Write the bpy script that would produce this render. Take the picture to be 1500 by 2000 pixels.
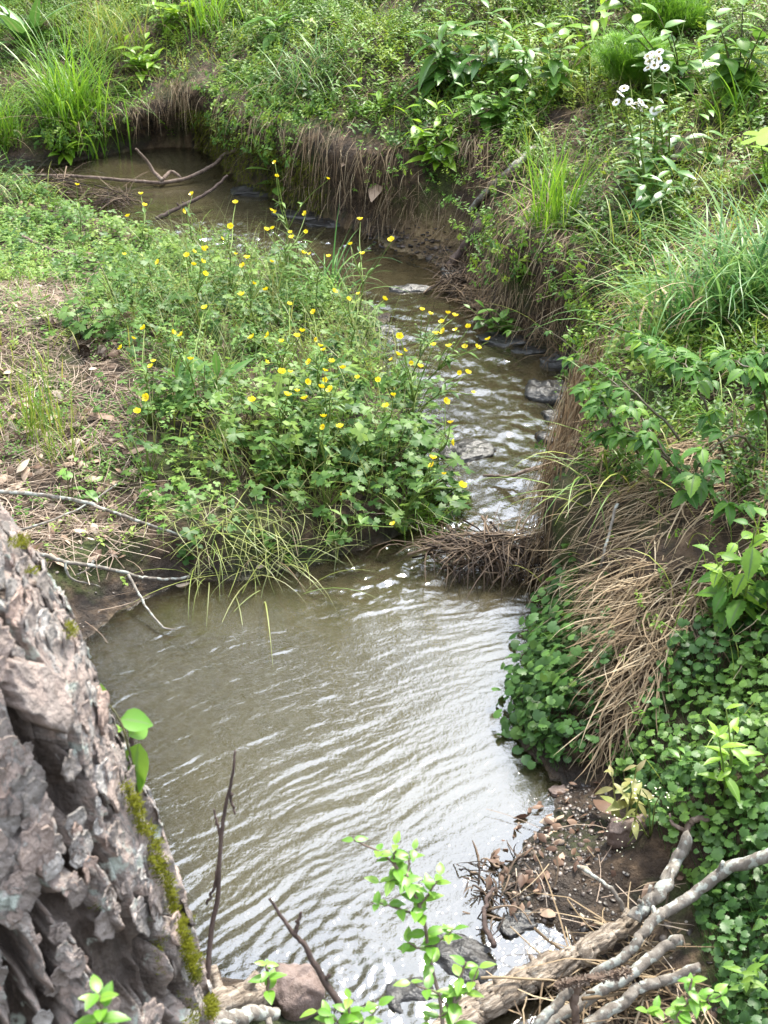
import bpy, math, random
import numpy as np
random.seed(7); rng = np.random.default_rng(11)
for o in list(bpy.data.objects): bpy.data.objects.remove(o)
SC = bpy.context.scene; COL = SC.collection
R_ = np.radians
# ------------------------------------------------------------------ camera, sky, sun, exposure
CAMZ, PITCH, FPX = 1.75, 31.0, 2605.0
cd = bpy.data.cameras.new("camera"); cam = bpy.data.objects.new("camera", cd); COL.objects.link(cam)
cam.location = (0, 0, CAMZ); cam.rotation_euler = (R_(90 - PITCH), 0, 0)
cd.sensor_fit = 'VERTICAL'; cd.sensor_height = 36; cd.lens = 36 * FPX / 2000
cd.clip_start = 0.02; cd.clip_end = 500
cd.dof.use_dof = True; cd.dof.focus_distance = 3.4; cd.dof.aperture_fstop = 16.0
SC.camera = cam
SUN_EL, SUN_AZ = 54, 24      # azimuth east of +Y
w = bpy.data.worlds.new("World"); SC.world = w; w.use_nodes = True
nt = w.node_tree; nt.nodes.clear()
def nn(t, ty, **kw):
    n = t.nodes.new(ty)
    for k, v in kw.items(): setattr(n, k, v)
    return n
out = nn(nt, 'ShaderNodeOutputWorld'); bg = nn(nt, 'ShaderNodeBackground'); bg.inputs[1].default_value = 0.095
sky = nn(nt, 'ShaderNodeTexSky', sky_type='NISHITA', sun_disc=False)
sky.sun_elevation = R_(SUN_EL); sky.sun_rotation = R_(SUN_AZ); sky.dust_density = 3.0; sky.air_density = 1.2
hsv = nn(nt, 'ShaderNodeHueSaturation'); hsv.inputs['Saturation'].default_value = 0.55
tc = nn(nt, 'ShaderNodeTexCoord'); ns = nn(nt, 'ShaderNodeTexNoise'); ns.inputs['Scale'].default_value = 2.2; ns.inputs['Detail'].default_value = 6
rmp = nn(nt, 'ShaderNodeValToRGB'); rmp.color_ramp.elements[0].position = 0.35; rmp.color_ramp.elements[1].position = 0.65
rmp.color_ramp.elements[0].color = (11.2, 13.0, 16.0, 1); rmp.color_ramp.elements[1].color = (17.4, 18.6, 20.2, 1)
# thick bright cloud, brightest around the sun, duller behind the viewer
dt = nn(nt, 'ShaderNodeVectorMath', operation='DOT_PRODUCT'); dt.inputs[1].default_value = (math.cos(R_(SUN_EL)) * math.sin(R_(SUN_AZ)), math.cos(R_(SUN_EL)) * math.cos(R_(SUN_AZ)), math.sin(R_(SUN_EL)))
mrg = nn(nt, 'ShaderNodeMapRange'); mrg.inputs[1].default_value = 0; mrg.inputs[2].default_value = 1; mrg.inputs[3].default_value = .3; mrg.inputs[4].default_value = 1.25
sc_ = nn(nt, 'ShaderNodeVectorMath', operation='SCALE'); mx = nn(nt, 'ShaderNodeMixRGB'); mx.inputs[0].default_value = .85
nt.links.new(tc.outputs['Generated'], ns.inputs['Vector']); nt.links.new(tc.outputs['Generated'], dt.inputs[0]); nt.links.new(ns.outputs[0], rmp.inputs[0])
nt.links.new(dt.outputs['Value'], mrg.inputs[0]); nt.links.new(rmp.outputs[0], sc_.inputs[0]); nt.links.new(mrg.outputs[0], sc_.inputs['Scale']); nt.links.new(sc_.outputs[0], mx.inputs[2])
nt.links.new(sky.outputs[0], hsv.inputs['Color']); nt.links.new(hsv.outputs[0], mx.inputs[1]); nt.links.new(mx.outputs[0], bg.inputs[0]); nt.links.new(bg.outputs[0], out.inputs[0])
sd = bpy.data.lights.new("sun", 'SUN'); sd.energy = 3.5; sd.angle = R_(10); sd.color = (1, .94, .82)
sun = bpy.data.objects.new("sun", sd); COL.objects.link(sun)
sun.rotation_euler = (R_(90 - SUN_EL), 0, R_(180 - SUN_AZ))
SC.view_settings.view_transform = 'Standard'; SC.view_settings.look = 'None'; SC.view_settings.gamma = 1
SC.view_settings.use_curve_mapping = False; SC.view_settings.exposure = 1.38
SC.cycles.use_denoising = True; SC.cycles.max_bounces = 8; SC.cycles.transparent_max_bounces = 12
SC.cycles.caustics_reflective = False; SC.cycles.caustics_refractive = False
# ------------------------------------------------------------------ pixel <-> world
cp, sp_ = math.cos(R_(PITCH)), math.sin(R_(PITCH))
FW = np.array([0, cp, -sp_]); UP = np.array([0, sp_, cp]); CAM = np.array([0, 0, CAMZ])
def rdir(u, v): return FW + (u - 750) / FPX * np.array([1., 0, 0]) + (1000 - v) / FPX * UP
def atz(u, v, z=0.0):
    d = rdir(u, v); return CAM + d * ((z - CAMZ) / d[2])
def atd(u, v, D): return CAM + rdir(u, v) * D
def proj(P):
    q = np.asarray(P) - CAM; D = q @ FW
    return 750 + FPX * q[..., 0] / D, 1000 - FPX * (q @ UP) / D, D
# ------------------------------------------------------------------ noise
def _h(ix, iy, s):
    n = (ix * 374761393 + iy * 668265263 + s * 974634777) & 0xffffffff
    n = ((n ^ (n >> 13)) * 1274126177) & 0xffffffff
    return ((n ^ (n >> 16)) & 0xffffff) / float(0xffffff)
def vn(x, y, s=0):
    x = np.asarray(x, float); y = np.asarray(y, float)
    ix = np.floor(x).astype(np.int64); iy = np.floor(y).astype(np.int64); fx = x - ix; fy = y - iy
    fx = fx * fx * fx * (fx * (fx * 6 - 15) + 10); fy = fy * fy * fy * (fy * (fy * 6 - 15) + 10)
    a = _h(ix, iy, s); b = _h(ix + 1, iy, s); c = _h(ix, iy + 1, s); d = _h(ix + 1, iy + 1, s)
    return (a * (1 - fx) + b * fx) * (1 - fy) + (c * (1 - fx) + d * fx) * fy
def fbm(x, y, s=0, o=4, g=.5):
    t = 0; a = 1; tot = 0
    for i in range(o):
        t = t + a * vn(x * 2 ** i + 17.3 * i, y * 2 ** i - 9.1 * i, s + i * 7); tot += a; a *= g
    return t / tot
def worley(x, y, s=0):
    ix = np.floor(x).astype(np.int64); iy = np.floor(y).astype(np.int64)
    f1 = np.full(x.shape, 9.); f2 = np.full(x.shape, 9.); cid = np.zeros(x.shape)
    for dx in (-1, 0, 1):
        for dy in (-1, 0, 1):
            cx = ix + dx; cy = iy + dy
            px = cx + _h(cx, cy, s + 1); py = cy + _h(cx, cy, s + 2)
            d = np.hypot(px - x, py - y); c = _h(cx, cy, s + 3)
            m = d < f1; f2 = np.where(m, f1, np.minimum(f2, d)); cid = np.where(m, c, cid); f1 = np.where(m, d, f1)
    return f1, f2, cid
def sst(a, b, x):
    t = np.clip((x - a) / (b - a), 0, 1); return t * t * (3 - 2 * t)
# ------------------------------------------------------------------ the creek outline and the terrain
# px, py, s1 (shore slope), w1 (shore width), hw (wall height), ww (wall width), s2 (slope above), ov (overhang), dp (water depth)
RB = [(900,2600,.1,.1,.05,.2,.2,0,.08),(1010,2200,.1,.1,.05,.2,.3,0,.08),(1110,1960,.12,.1,.08,.2,.35,0,.06),(1110,1830,.1,.1,.12,.2,.5,0,.05),(1010,1790,.06,.2,.14,.2,.58,0,.05),(965,1720,.07,.22,.18,.2,.58,0,.08),
 (1060,1600,.08,.14,.2,.15,.58,0,.15),(1085,1540,.1,.08,.2,.15,.58,0,.15),(1050,1490,.3,.03,.2,.2,.5,0,.15),(1005,1440,.3,.03,.2,.22,.5,0,.18),(1015,1330,.3,.03,.2,.22,.5,0,.2),(1045,1230,.2,.02,.24,.15,.5,.03,.2),
 (1065,1165,0,.0,.28,.06,.5,.08,.18),(1068,1090,0,.0,.28,.06,.5,.04,.12),(1078,1020,0,.0,.28,.06,.5,.02,.06),(1095,950,0,.0,.28,.06,.5,.0,.05),(1110,880,.2,.03,.28,.08,.5,.02,.05),(1125,790,.15,.05,.28,.1,.5,0,.06),(1095,700,.1,.04,.3,.08,.5,.04,.07),
 (965,645,.1,.03,.3,.1,.5,.03,.07),(905,585,.2,.05,.3,.12,.5,0,.06),(865,520,.3,.08,.3,.15,.58,0,.05),(765,482,.5,.09,.28,.12,.58,0,.05),(700,452,0,0,.3,.08,.58,.1,.07),(560,402,0,0,.3,.08,.58,.1,.1),(480,362,0,0,.3,.08,.58,.08,.12),
 (425,315,0,0,.3,.06,.58,.12,.12),(395,287,0,0,.28,.06,.58,.2,.12),(300,287,0,0,.2,.06,.5,.2,.12),(200,305,.1,.02,.12,.08,.44,.03,.1),(120,322,.1,.04,.08,.1,.34,0,.06),(-60,330,.1,.04,.08,.1,.34,0,.06),(-700,330,.1,.04,.08,.1,.34,0,.06)]
LB = [(-700,345,.1,.05,.03,.05,.08,0,.05),(-60,343,.1,.05,.03,.05,.08,0,.05),(60,350,.1,.05,.03,.05,.08,0,.05),(140,405,.1,.05,.03,.05,.08,0,.06),(300,462,.1,.05,.03,.05,.08,0,.06),(430,502,.1,.05,.03,.05,.08,0,.05),(560,545,.1,.04,.04,.05,.08,0,.05),
 (700,580,.1,.04,.04,.05,.08,0,.06),(755,612,.1,.04,.05,.05,.08,0,.06),(738,660,.1,.04,.05,.05,.08,0,.06),(765,740,.1,.04,.05,.05,.08,0,.06),(825,850,.1,.03,.08,.06,.1,.02,.05),(845,950,.1,.02,.08,.06,.1,.02,.05),(848,1020,.1,.02,.07,.06,.1,0,.05),
 (760,1055,.1,.02,.07,.06,.1,.02,.08),(640,1088,.1,.02,.08,.06,.1,.02,.12),(500,1132,.1,.02,.08,.06,.1,.02,.1),(345,1148,.2,.03,.08,.06,.15,0,.07),(225,1195,.3,.05,.07,.08,.18,0,.035),(150,1260,.3,.05,.07,.08,.2,0,.05),(220,1450,.3,.03,.1,.1,.2,0,.07),
 (300,1700,.3,.03,.12,.1,.2,0,.16),(375,1850,.2,.03,.1,.1,.2,0,.1),(425,1905,.15,.04,.05,.1,.2,0,.07),(570,1925,.12,.05,.04,.1,.2,0,.05),(640,1975,.12,.05,.04,.1,.2,0,.06),(690,2080,.12,.05,.04,.1,.2,0,.08),(760,2600,.1,.05,.04,.1,.2,0,.08)]
poly = np.array([list(atz(p[0], p[1])[:2]) + list(p[2:]) for p in RB + LB])
NR = len(RB)
dense = []
for i in range(len(poly)):
    a, b = poly[i], poly[(i + 1) % len(poly)]
    if i == NR - 1: continue
    n = max(1, int(np.hypot(*(b - a)[:2]) / .04))
    if np.hypot(*(b-a)[:2]) > 4: n = 60
    side = 0. if i < NR else 1.
    for k in range(n): dense.append(np.append(a + (b - a) * k / n, side))
dense = np.array(dense)
# wobble of the shoreline
dense[:, 0] += (fbm(dense[:, 0] * 7, dense[:, 1] * 7, 3) - .5) * .05
dense[:, 1] += (fbm(dense[:, 0] * 7, dense[:, 1] * 7, 9) - .5) * .05
PG = dense[:, :2]
def inside(X, Y):
    r = np.zeros(X.shape, bool); n = len(PG); j = n - 1
    for i in range(n):
        xi, yi = PG[i]; xj, yj = PG[j]
        c = ((yi > Y) != (yj > Y)) & (X < (xj - xi) * (Y - yi) / (yj - yi + 1e-12) + xi)
        r ^= c; j = i
    return r
def terrain(X, Y, full=False):
    sh = X.shape; X = X.ravel(); Y = Y.ravel(); N = len(X)
    Z = np.empty(N); D = np.empty(N); SD = np.empty(N); SX = np.zeros(N); SY = np.zeros(N)
    ins = inside(X, Y)
    for s in range(0, N, 20000):
        x = X[s:s+20000, None]; y = Y[s:s+20000, None]
        dx = x - PG[None, :, 0]; dy = y - PG[None, :, 1]; d2 = dx * dx + dy * dy
        k = d2.argmin(1); d = np.sqrt(d2[np.arange(len(k)), k])
        wt = 1 / (d2 + 4e-4 + (d * d)[:, None] * .1) ** 3; wt /= wt.sum(1)[:, None]
        q = wt @ dense[:, 2:]
        gx = (wt * dx).sum(1); gy = (wt * dy).sum(1); gl = np.hypot(gx, gy) + 1e-9
        s1, w1, hw, ww, s2, ov, dp, side = q.T
        i_ = ins[s:s+20000]
        t = (d - w1) / ww
        st = np.clip(t, 0, 1); st = st * st * (3 - 2 * st)
        far = np.maximum(0, d - w1 - ww * .7)
        h = s1 * np.minimum(d, w1 + .02) + hw * st + s2 * 2.6 * (1 - np.exp(-far / 2.6)) + .004
        # small relief
        xx = X[s:s+20000]; yy = Y[s:s+20000]
        rel = (fbm(xx * 3, yy * 3, 21) - .5) * .16 + (fbm(xx * 14, yy * 14, 5) - .5) * .05
        h = h + rel * np.clip(d * 4, 0, 1) * np.where(side > .5, .45, 1)
        hb = -dp * (1 - np.exp(-d / .09)) - .002 + (fbm(xx * 9, yy * 9, 8) - .5) * .03 * np.clip(d * 8, 0, 1)
        Z[s:s+20000] = np.where(i_, hb, h); D[s:s+20000] = np.where(i_, -d, d); SD[s:s+20000] = side
        push = ov * sst(.35, .8, t) * np.exp(-np.maximum(0, far) / .12)
        push = np.where(i_, 0, push)
        SX[s:s+20000] = -gx / gl * push; SY[s:s+20000] = -gy / gl * push
    r = [a.reshape(sh) for a in (Z, D, SD, SX, SY)]
    return r if full else r[0]
FX = np.arange(-3.2, 3.6, .022); FY = np.arange(.3, 10.2, .022)
def stretch(a, sgn, far=70, n=26): return a + sgn * (np.linspace(0, 1, n + 1)[1:] ** 2.6 * far + np.arange(1, n + 1) * .05)
GX = np.concatenate([stretch(FX[0], -1)[::-1], FX, stretch(FX[-1], 1)])
GY = np.concatenate([stretch(FY[0], -1)[::-1], FY, stretch(FY[-1], 1)])
MX, MY = np.meshgrid(GX, GY)
TZ, TD, TS, TSX, TSY = terrain(MX, MY, True)
i0, i1 = 26, 26 + len(FX); j0, j1 = 26, 26 + len(FY)
HZ = TZ[j0:j1, i0:i1]; HD = TD[j0:j1, i0:i1]; HS = TS[j0:j1, i0:i1]
def samp(A, x, y):
    fx = np.clip((np.asarray(x) - FX[0]) / .022, 0, len(FX) - 1.01); fy = np.clip((np.asarray(y) - FY[0]) / .022, 0, len(FY) - 1.01)
    ix = fx.astype(int); iy = fy.astype(int); fx = fx - ix; fy = fy - iy
    return (A[iy, ix] * (1 - fx) + A[iy, ix + 1] * fx) * (1 - fy) + (A[iy + 1, ix] * (1 - fx) + A[iy + 1, ix + 1] * fx) * fy
def gz(x, y): return samp(HZ, x, y)
def gd(x, y): return samp(HD, x, y)
gDy, gDx = np.gradient(HD, .022)
def down(x, y):     # unit vector towards the creek
    a = -samp(gDx, x, y); b = -samp(gDy, x, y); l = np.hypot(a, b) + 1e-6
    return a / l, b / l
def Wp(u, v, h=0.0, z0=None):
    """point seen at pixel u,v that stands h above the ground (or the water)"""
    d = rdir(u, v); t = np.arange(.5, 12, .01); P = CAM + d * t[:, None]
    g = np.maximum(gz(P[:, 0], P[:, 1]), 0)
    k = np.argmax(P[:, 2] - g <= h); return P[k]
def topz(x, y, v):   # height at which a vertical line at x,y shows at image row v
    # solve (1000-v)/F = (q.UP)/(q.FW)
    a = (1000 - v) / FPX; # q=(x,y,z-c): (y*sp+q*cp) = a*(y*cp - q*sp)
    q = y * (a * cp - sp_) / (cp + a * sp_); return CAMZ + q

# tall trees standing behind the creek, out of the picture but mirrored in the water: x, y, height, crown radius, label
TREES = [(-4.5,12.5,15,3.4,'tall broadleaf tree beyond the far bank, mirrored in the left half of the pool'),(-8.5,11,15,3.6,'tall broadleaf tree left of the creek beyond the far bank'),(-2.2,16,15,3.2,'tall broadleaf tree straight beyond the far pool'),
 (1.5,19,9,3.0,'lower broadleaf tree behind the far slope, right of centre'),(5.5,18,9,3.2,'lower broadleaf tree behind the right bank'),(9.5,15,9,3.4,'broadleaf tree at the far right behind the bank'),(-12,6,14,3.6,'tall broadleaf tree far to the left of the creek')]
# ------------------------------------------------------------------ materials
def mat(name):
    m = bpy.data.materials.new(name); m.use_nodes = True; m.node_tree.nodes.clear(); return m, m.node_tree
def ramp(t, stops, inp):
    r = nn(t, 'ShaderNodeValToRGB'); e = r.color_ramp.elements
    while len(e) < len(stops): e.new(.5)
    for i, (p, c) in enumerate(stops): e[i].position = p; e[i].color = (*c, 1)
    t.links.new(inp, r.inputs[0]); return r
def attr(t, n): a = nn(t, 'ShaderNodeAttribute'); a.attribute_name = n; return a.outputs['Fac']
def leafmat(name, cols, rough=.45, trans=.3, spec=.5, rib=None, nscale=60., nstr=.35):
    """colour per leaf from 'rnd', a lighter midrib from 'mid', soft mottling"""
    m, t = mat(name)
    cols = [(r * 1.6, g * 1.42, b * 1.12) if g > r * 1.1 else (r, g, b) for r, g, b in cols]
    n = len(cols); stops = [(i / max(1, n - 1), c) for i, c in enumerate(cols)]
    r = ramp(t, stops, attr(t, 'rnd'))
    tc = nn(t, 'ShaderNodeTexCoord'); no = nn(t, 'ShaderNodeTexNoise'); no.inputs['Scale'].default_value = nscale; no.inputs['Detail'].default_value = 3
    t.links.new(tc.outputs['Object'], no.inputs['Vector'])
    mr = nn(t, 'ShaderNodeMapRange'); mr.inputs[3].default_value = 1 - nstr; mr.inputs[4].default_value = 1 + nstr; t.links.new(no.outputs[0], mr.inputs[0])
    mu = nn(t, 'ShaderNodeMixRGB', blend_type='MULTIPLY'); mu.inputs[0].default_value = 1
    t.links.new(r.outputs[0], mu.inputs[1]); t.links.new(mr.outputs[0], mu.inputs[2]); c = mu.outputs[0]
    if rib:
        rr = nn(t, 'ShaderNodeMapRange'); rr.inputs[1].default_value = .8; rr.inputs[2].default_value = .95; t.links.new(attr(t, 'mid'), rr.inputs[0])
        m2 = nn(t, 'ShaderNodeMixRGB'); m2.inputs[2].default_value = (*rib, 1); t.links.new(rr.outputs[0], m2.inputs[0]); t.links.new(c, m2.inputs[1]); c = m2.outputs[0]
    b = nn(t, 'ShaderNodeBsdfPrincipled'); b.inputs['Roughness'].default_value = rough; b.inputs['Specular IOR Level'].default_value = spec
    t.links.new(c, b.inputs['Base Color']); o = nn(t, 'ShaderNodeOutputMaterial'); s = b.outputs[0]
    if trans:
        tr = nn(t, 'ShaderNodeBsdfTranslucent'); hs = nn(t, 'ShaderNodeHueSaturation'); hs.inputs['Hue'].default_value = .485; hs.inputs['Value'].default_value = 1.5
        t.links.new(c, hs.inputs['Color']); t.links.new(hs.outputs[0], tr.inputs['Color'])
        mx = nn(t, 'ShaderNodeMixShader'); mx.inputs[0].default_value = trans; t.links.new(s, mx.inputs[1]); t.links.new(tr.outputs[0], mx.inputs[2]); s = mx.outputs[0]
    t.links.new(s, o.inputs[0]); return m
def woodmat(name, cols, rough=.85, scale=(30, 30, 6), spots=None, bump=.004, rot=0.):
    m, t = mat(name); tc = nn(t, 'ShaderNodeTexCoord'); mp = nn(t, 'ShaderNodeMapping'); mp.inputs['Scale'].default_value = scale; mp.vector_type = 'TEXTURE' if rot else 'POINT'
    if rot: mp.inputs['Scale'].default_value = [1 / s for s in scale]; mp.inputs['Rotation'].default_value = (0, 0, rot)
    t.links.new(tc.outputs['Object'], mp.inputs[0]); no = nn(t, 'ShaderNodeTexNoise'); no.inputs['Scale'].default_value = 1.6; no.inputs['Detail'].default_value = 7; no.inputs['Roughness'].default_value = .65
    t.links.new(mp.outputs[0], no.inputs['Vector'])
    k = len(cols); r = ramp(t, [(.3 + .4 * i / max(1, k - 1), c) for i, c in enumerate(cols)], no.outputs[0]); c = r.outputs[0]
    if spots:
        n2 = nn(t, 'ShaderNodeTexNoise'); n2.inputs['Scale'].default_value = 60; n2.inputs['Detail'].default_value = 4; t.links.new(tc.outputs['Object'], n2.inputs['Vector'])
        r2 = ramp(t, [(.52, (0, 0, 0)), (.58, (1, 1, 1))], n2.outputs[0]); m2 = nn(t, 'ShaderNodeMixRGB'); m2.inputs[2].default_value = (*spots, 1)
        t.links.new(r2.outputs[0], m2.inputs[0]); t.links.new(c, m2.inputs[1]); c = m2.outputs[0]
    b = nn(t, 'ShaderNodeBsdfPrincipled'); b.inputs['Roughness'].default_value = rough; t.links.new(c, b.inputs['Base Color'])
    bp = nn(t, 'ShaderNodeBump'); bp.inputs['Distance'].default_value = bump; t.links.new(no.outputs[0], bp.inputs['Height']); t.links.new(bp.outputs[0], b.inputs['Normal'])
    o = nn(t, 'ShaderNodeOutputMaterial'); t.links.new(b.outputs[0], o.inputs[0]); return m
def plain(name, c, rough=.6, trans=0):
    return leafmat(name, [c, c], rough, trans, nstr=.15)
G = leafmat
M = dict(
 chick=G('chickweed_leaf', [(.034,.09,.018),(.066,.155,.032),(.11,.215,.052),(.155,.24,.055)], .52, .3, .35),
 cover=G('bank_leaf', [(.025,.07,.012),(.05,.125,.018),(.085,.18,.026),(.14,.22,.03)], .48, .32, .35),
 butter=G('buttercup_leaf', [(.022,.066,.014),(.038,.1,.022),(.066,.145,.032),(.11,.195,.04)], .5, .3, .35),
 ivy=G('ground_ivy_leaf', [(.019,.06,.015),(.034,.092,.023),(.054,.128,.031),(.09,.18,.04)], .45, .26, .4, nscale=120, nstr=.25),
 stem=G('green_stem', [(.07,.13,.03),(.12,.19,.045)], .5, .15),
 redstem=G('purple_stem', [(.05,.035,.025),(.09,.10,.035)], .5, .1),
 grass=G('bright_grass', [(.05,.14,.014),(.09,.215,.02),(.15,.29,.035)], .38, .35, rib=(.13,.25,.05), nstr=.15),
 bluegrass=G('bluish_grass', [(.03,.10,.03),(.05,.145,.045),(.09,.19,.06),(.13,.23,.08)], .42, .34, .35, nstr=.15),
 meadow=G('meadow_grass', [(.05,.12,.02),(.11,.19,.03),(.2,.23,.06)], .45, .3, nstr=.2),
 pale=G('pale_grass_stem', [(.1,.145,.035),(.16,.2,.055),(.24,.24,.1),(.08,.14,.03)], .45, .2, nstr=.15),
 thatch=G('dead_grass', [(.065,.045,.029),(.17,.118,.07),(.31,.23,.14),(.46,.37,.25)], .7, .15, .2, nstr=.2),
 needle=G('pine_needle', [(.12,.08,.057),(.25,.18,.13),(.43,.35,.275)], .6, .1, .3, nstr=.2),
 litter=G('dead_leaf', [(.1,.055,.035),(.24,.15,.1),(.42,.31,.22),(.5,.41,.32)], .6, .12, .4, nstr=.35),
 lance=G('lance_leaf', [(.028,.09,.02),(.05,.14,.03),(.08,.18,.04)], .36, .25, .55, rib=(.12,.2,.07), nstr=.15),
 lime=G('lime_leaf', [(.07,.17,.014),(.12,.25,.02),(.18,.33,.035)], .42, .38, rib=(.2,.33,.06), nstr=.15),
 ovate=G('ovate_leaf', [(.04,.11,.02),(.07,.175,.03),(.11,.23,.05)], .42, .3, rib=(.13,.24,.06), nstr=.15),
 dock=G('dock_leaf', [(.045,.13,.03),(.07,.18,.045)], .35, .25, .6, rib=(.2,.26,.09), nstr=.2),
 bramble=G('bramble_leaf', [(.022,.075,.015),(.04,.12,.022),(.075,.17,.028),(.13,.25,.03)], .5, .3, .3, rib=(.09,.16,.05), nscale=90, nstr=.3),
 feather=G('feathery_leaf', [(.05,.15,.016),(.08,.21,.022),(.13,.28,.03)], .5, .35, nstr=.1),
 wilt=G('yellowed_leaf', [(.10,.15,.04),(.17,.2,.07),(.24,.2,.09)], .5, .3, nstr=.3),
 privet=G('privet_leaf', [(.06,.17,.022),(.1,.25,.035),(.17,.32,.06)], .36, .38, .5, rib=(.17,.3,.07), nstr=.15),
 petal=G('yellow_petal', [(.86,.70,.015),(.92,.80,.03)], .3, .2, .6, nstr=.05),
 anther=plain('flower_centre', (.62,.45,.03)), white=G('white_ray', [(.78,.76,.78),(.84,.83,.84)], .6, .25, nstr=.03),
 disc=plain('yellow_disc', (.5,.4,.1)), purple=plain('purple_flower', (.3,.22,.5)),
 moss=G('moss', [(.05,.065,.012),(.10,.12,.012),(.17,.18,.025)], .8, .3, .1, nstr=.3),
 mossdark=G('dark_moss', [(.03,.045,.008),(.07,.085,.012),(.12,.13,.02)], .8, .2, .1, nstr=.3),
 branch=woodmat('grey_branch', [(.075,.06,.048),(.17,.145,.12),(.31,.285,.245)], spots=(.33,.34,.30)),
 twig=woodmat('brown_twig', [(.06,.038,.028),(.15,.105,.08),(.27,.21,.17)]),
 darktwig=woodmat('dark_twig', [(.025,.016,.013),(.07,.045,.036),(.13,.095,.08)]),
 rotten=woodmat('rotten_wood', [(.05,.035,.024),(.19,.145,.105),(.38,.31,.24),(.5,.44,.37)], scale=(14,75,60), bump=.012, rot=.67),
 rock=woodmat('wet_rock', [(.012,.011,.011),(.03,.028,.027),(.085,.08,.075)], .28, (9,9,22), bump=.012),
 redrock=woodmat('reddish_rock', [(.08,.055,.043),(.17,.12,.1),(.25,.19,.165)], .6, (14,14,14), bump=.01),
 cone=G('cone_scale', [(.05,.032,.022),(.11,.075,.055),(.24,.19,.15)], .7, 0, .2),
 fartrunk=woodmat('far_bark', [(.05,.04,.03),(.12,.1,.08)]),
 farleaf=G('tree_leaf', [(.02,.05,.012),(.035,.08,.016),(.06,.12,.025)], .5, .3),
)
# ------------------------------------------------------------------ mesh collector
class MB:
    def __init__(s): s.V = []; s.F = []; s.r = []; s.m = []; s.mi = []; s.n = 0
    def add(s, V, F, r=.5, m=0., mi=0):
        V = np.asarray(V, float).reshape(-1, 3); k = len(V); s.V.append(V)
        for f in (F if isinstance(F, list) else [F]):
            f = np.asarray(f, int); s.F.append(f + s.n); s.mi.append(np.full(len(f), mi))
        s.r.append(np.broadcast_to(np.asarray(r, float), (k,))); s.m.append(np.broadcast_to(np.asarray(m, float), (k,))); s.n += k
        return s
    def proto(s):
        return dict(V=np.concatenate(s.V), F=list(zip(s.F, s.mi)), m=np.concatenate(s.m), r=np.concatenate(s.r))
    def stamp(s, p, T, Rm, S, rnd, jit=0.):
        """copies of proto p at T (N,3) with rotations Rm (N,3,3), scales S; rnd (N,) leaf colour"""
        T = np.asarray(T, float).reshape(-1, 3); N = len(T)
        if N == 0: return s
        S = np.broadcast_to(np.asarray(S, float), (N,))
        V = np.einsum('nij,kj->nki', Rm, p['V']) * S[:, None, None] + T[:, None]
        k = len(p['V']); off = (np.arange(N) * k)
        s.V.append(V.reshape(-1, 3))
        for f, mi in p['F']:
            ff = (f[None] + off[:, None, None]).reshape(-1, f.shape[1]); s.F.append(ff + s.n); s.mi.append(np.tile(mi, N))
        rr = np.broadcast_to(np.asarray(rnd, float), (N,))[:, None] + (p['r'] - .5)[None]
        s.r.append(np.clip(rr, 0, 1).ravel()); s.m.append(np.tile(p['m'], N)); s.n += N * k
        return s
    def build(s, name, mats, parent=None, origin=None, smooth=True, link=True):
        me = bpy.data.meshes.new(name)
        if s.V:
            V = np.concatenate(s.V); 
            if parent is not None and origin is None: origin = np.array(parent['_o']) if '_o' in parent else None
            if origin is not None: V = V - np.asarray(origin)
            L = np.concatenate([f.ravel() for f in s.F]); sizes = np.concatenate([np.full(len(f), f.shape[1]) for f in s.F])
            me.vertices.add(len(V)); me.vertices.foreach_set('co', V.astype(np.float32).ravel())
            me.loops.add(len(L)); me.loops.foreach_set('vertex_index', L.astype(np.int32))
            me.polygons.add(len(sizes)); st = np.concatenate([[0], np.cumsum(sizes)[:-1]])
            me.polygons.foreach_set('loop_start', st.astype(np.int32)); me.polygons.foreach_set('loop_total', sizes.astype(np.int32))
            me.polygons.foreach_set('material_index', np.concatenate(s.mi).astype(np.int32))
            me.polygons.foreach_set('use_smooth', np.full(len(sizes), smooth))
            for nm, arr in (('rnd', s.r), ('mid', s.m)):
                a = me.attributes.new(nm, 'FLOAT', 'POINT'); a.data.foreach_set('value', np.concatenate(arr).astype(np.float32))
            me.update(calc_edges=True); me.validate()
        for m in (mats if isinstance(mats, list) else [mats]): me.materials.append(M[m] if isinstance(m, str) else m)
        o = bpy.data.objects.new(name, me)
        if link: COL.objects.link(o)
        if parent is not None: o.parent = parent
        elif origin is not None: o.location = origin
        return o
def tag(o, label=None, cat=None, group=None, kind=None):
    for k, v in (('label', label), ('category', cat), ('group', group), ('kind', kind)):
        if v: o[k] = v
    return o
ORG = {}
def thing(name, label, cat, loc, group=None):
    o = bpy.data.objects.new(name, None); COL.objects.link(o); o.location = loc; o.empty_display_size = .02
    tag(o, label, cat, group); ORG[o.name] = np.array(loc, float); return o
def part(mb, name, mats, th, smooth=True, org=None):
    return mb.build(name, mats, parent=th, origin=ORG[th.name] if org is None else org, smooth=smooth)
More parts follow.
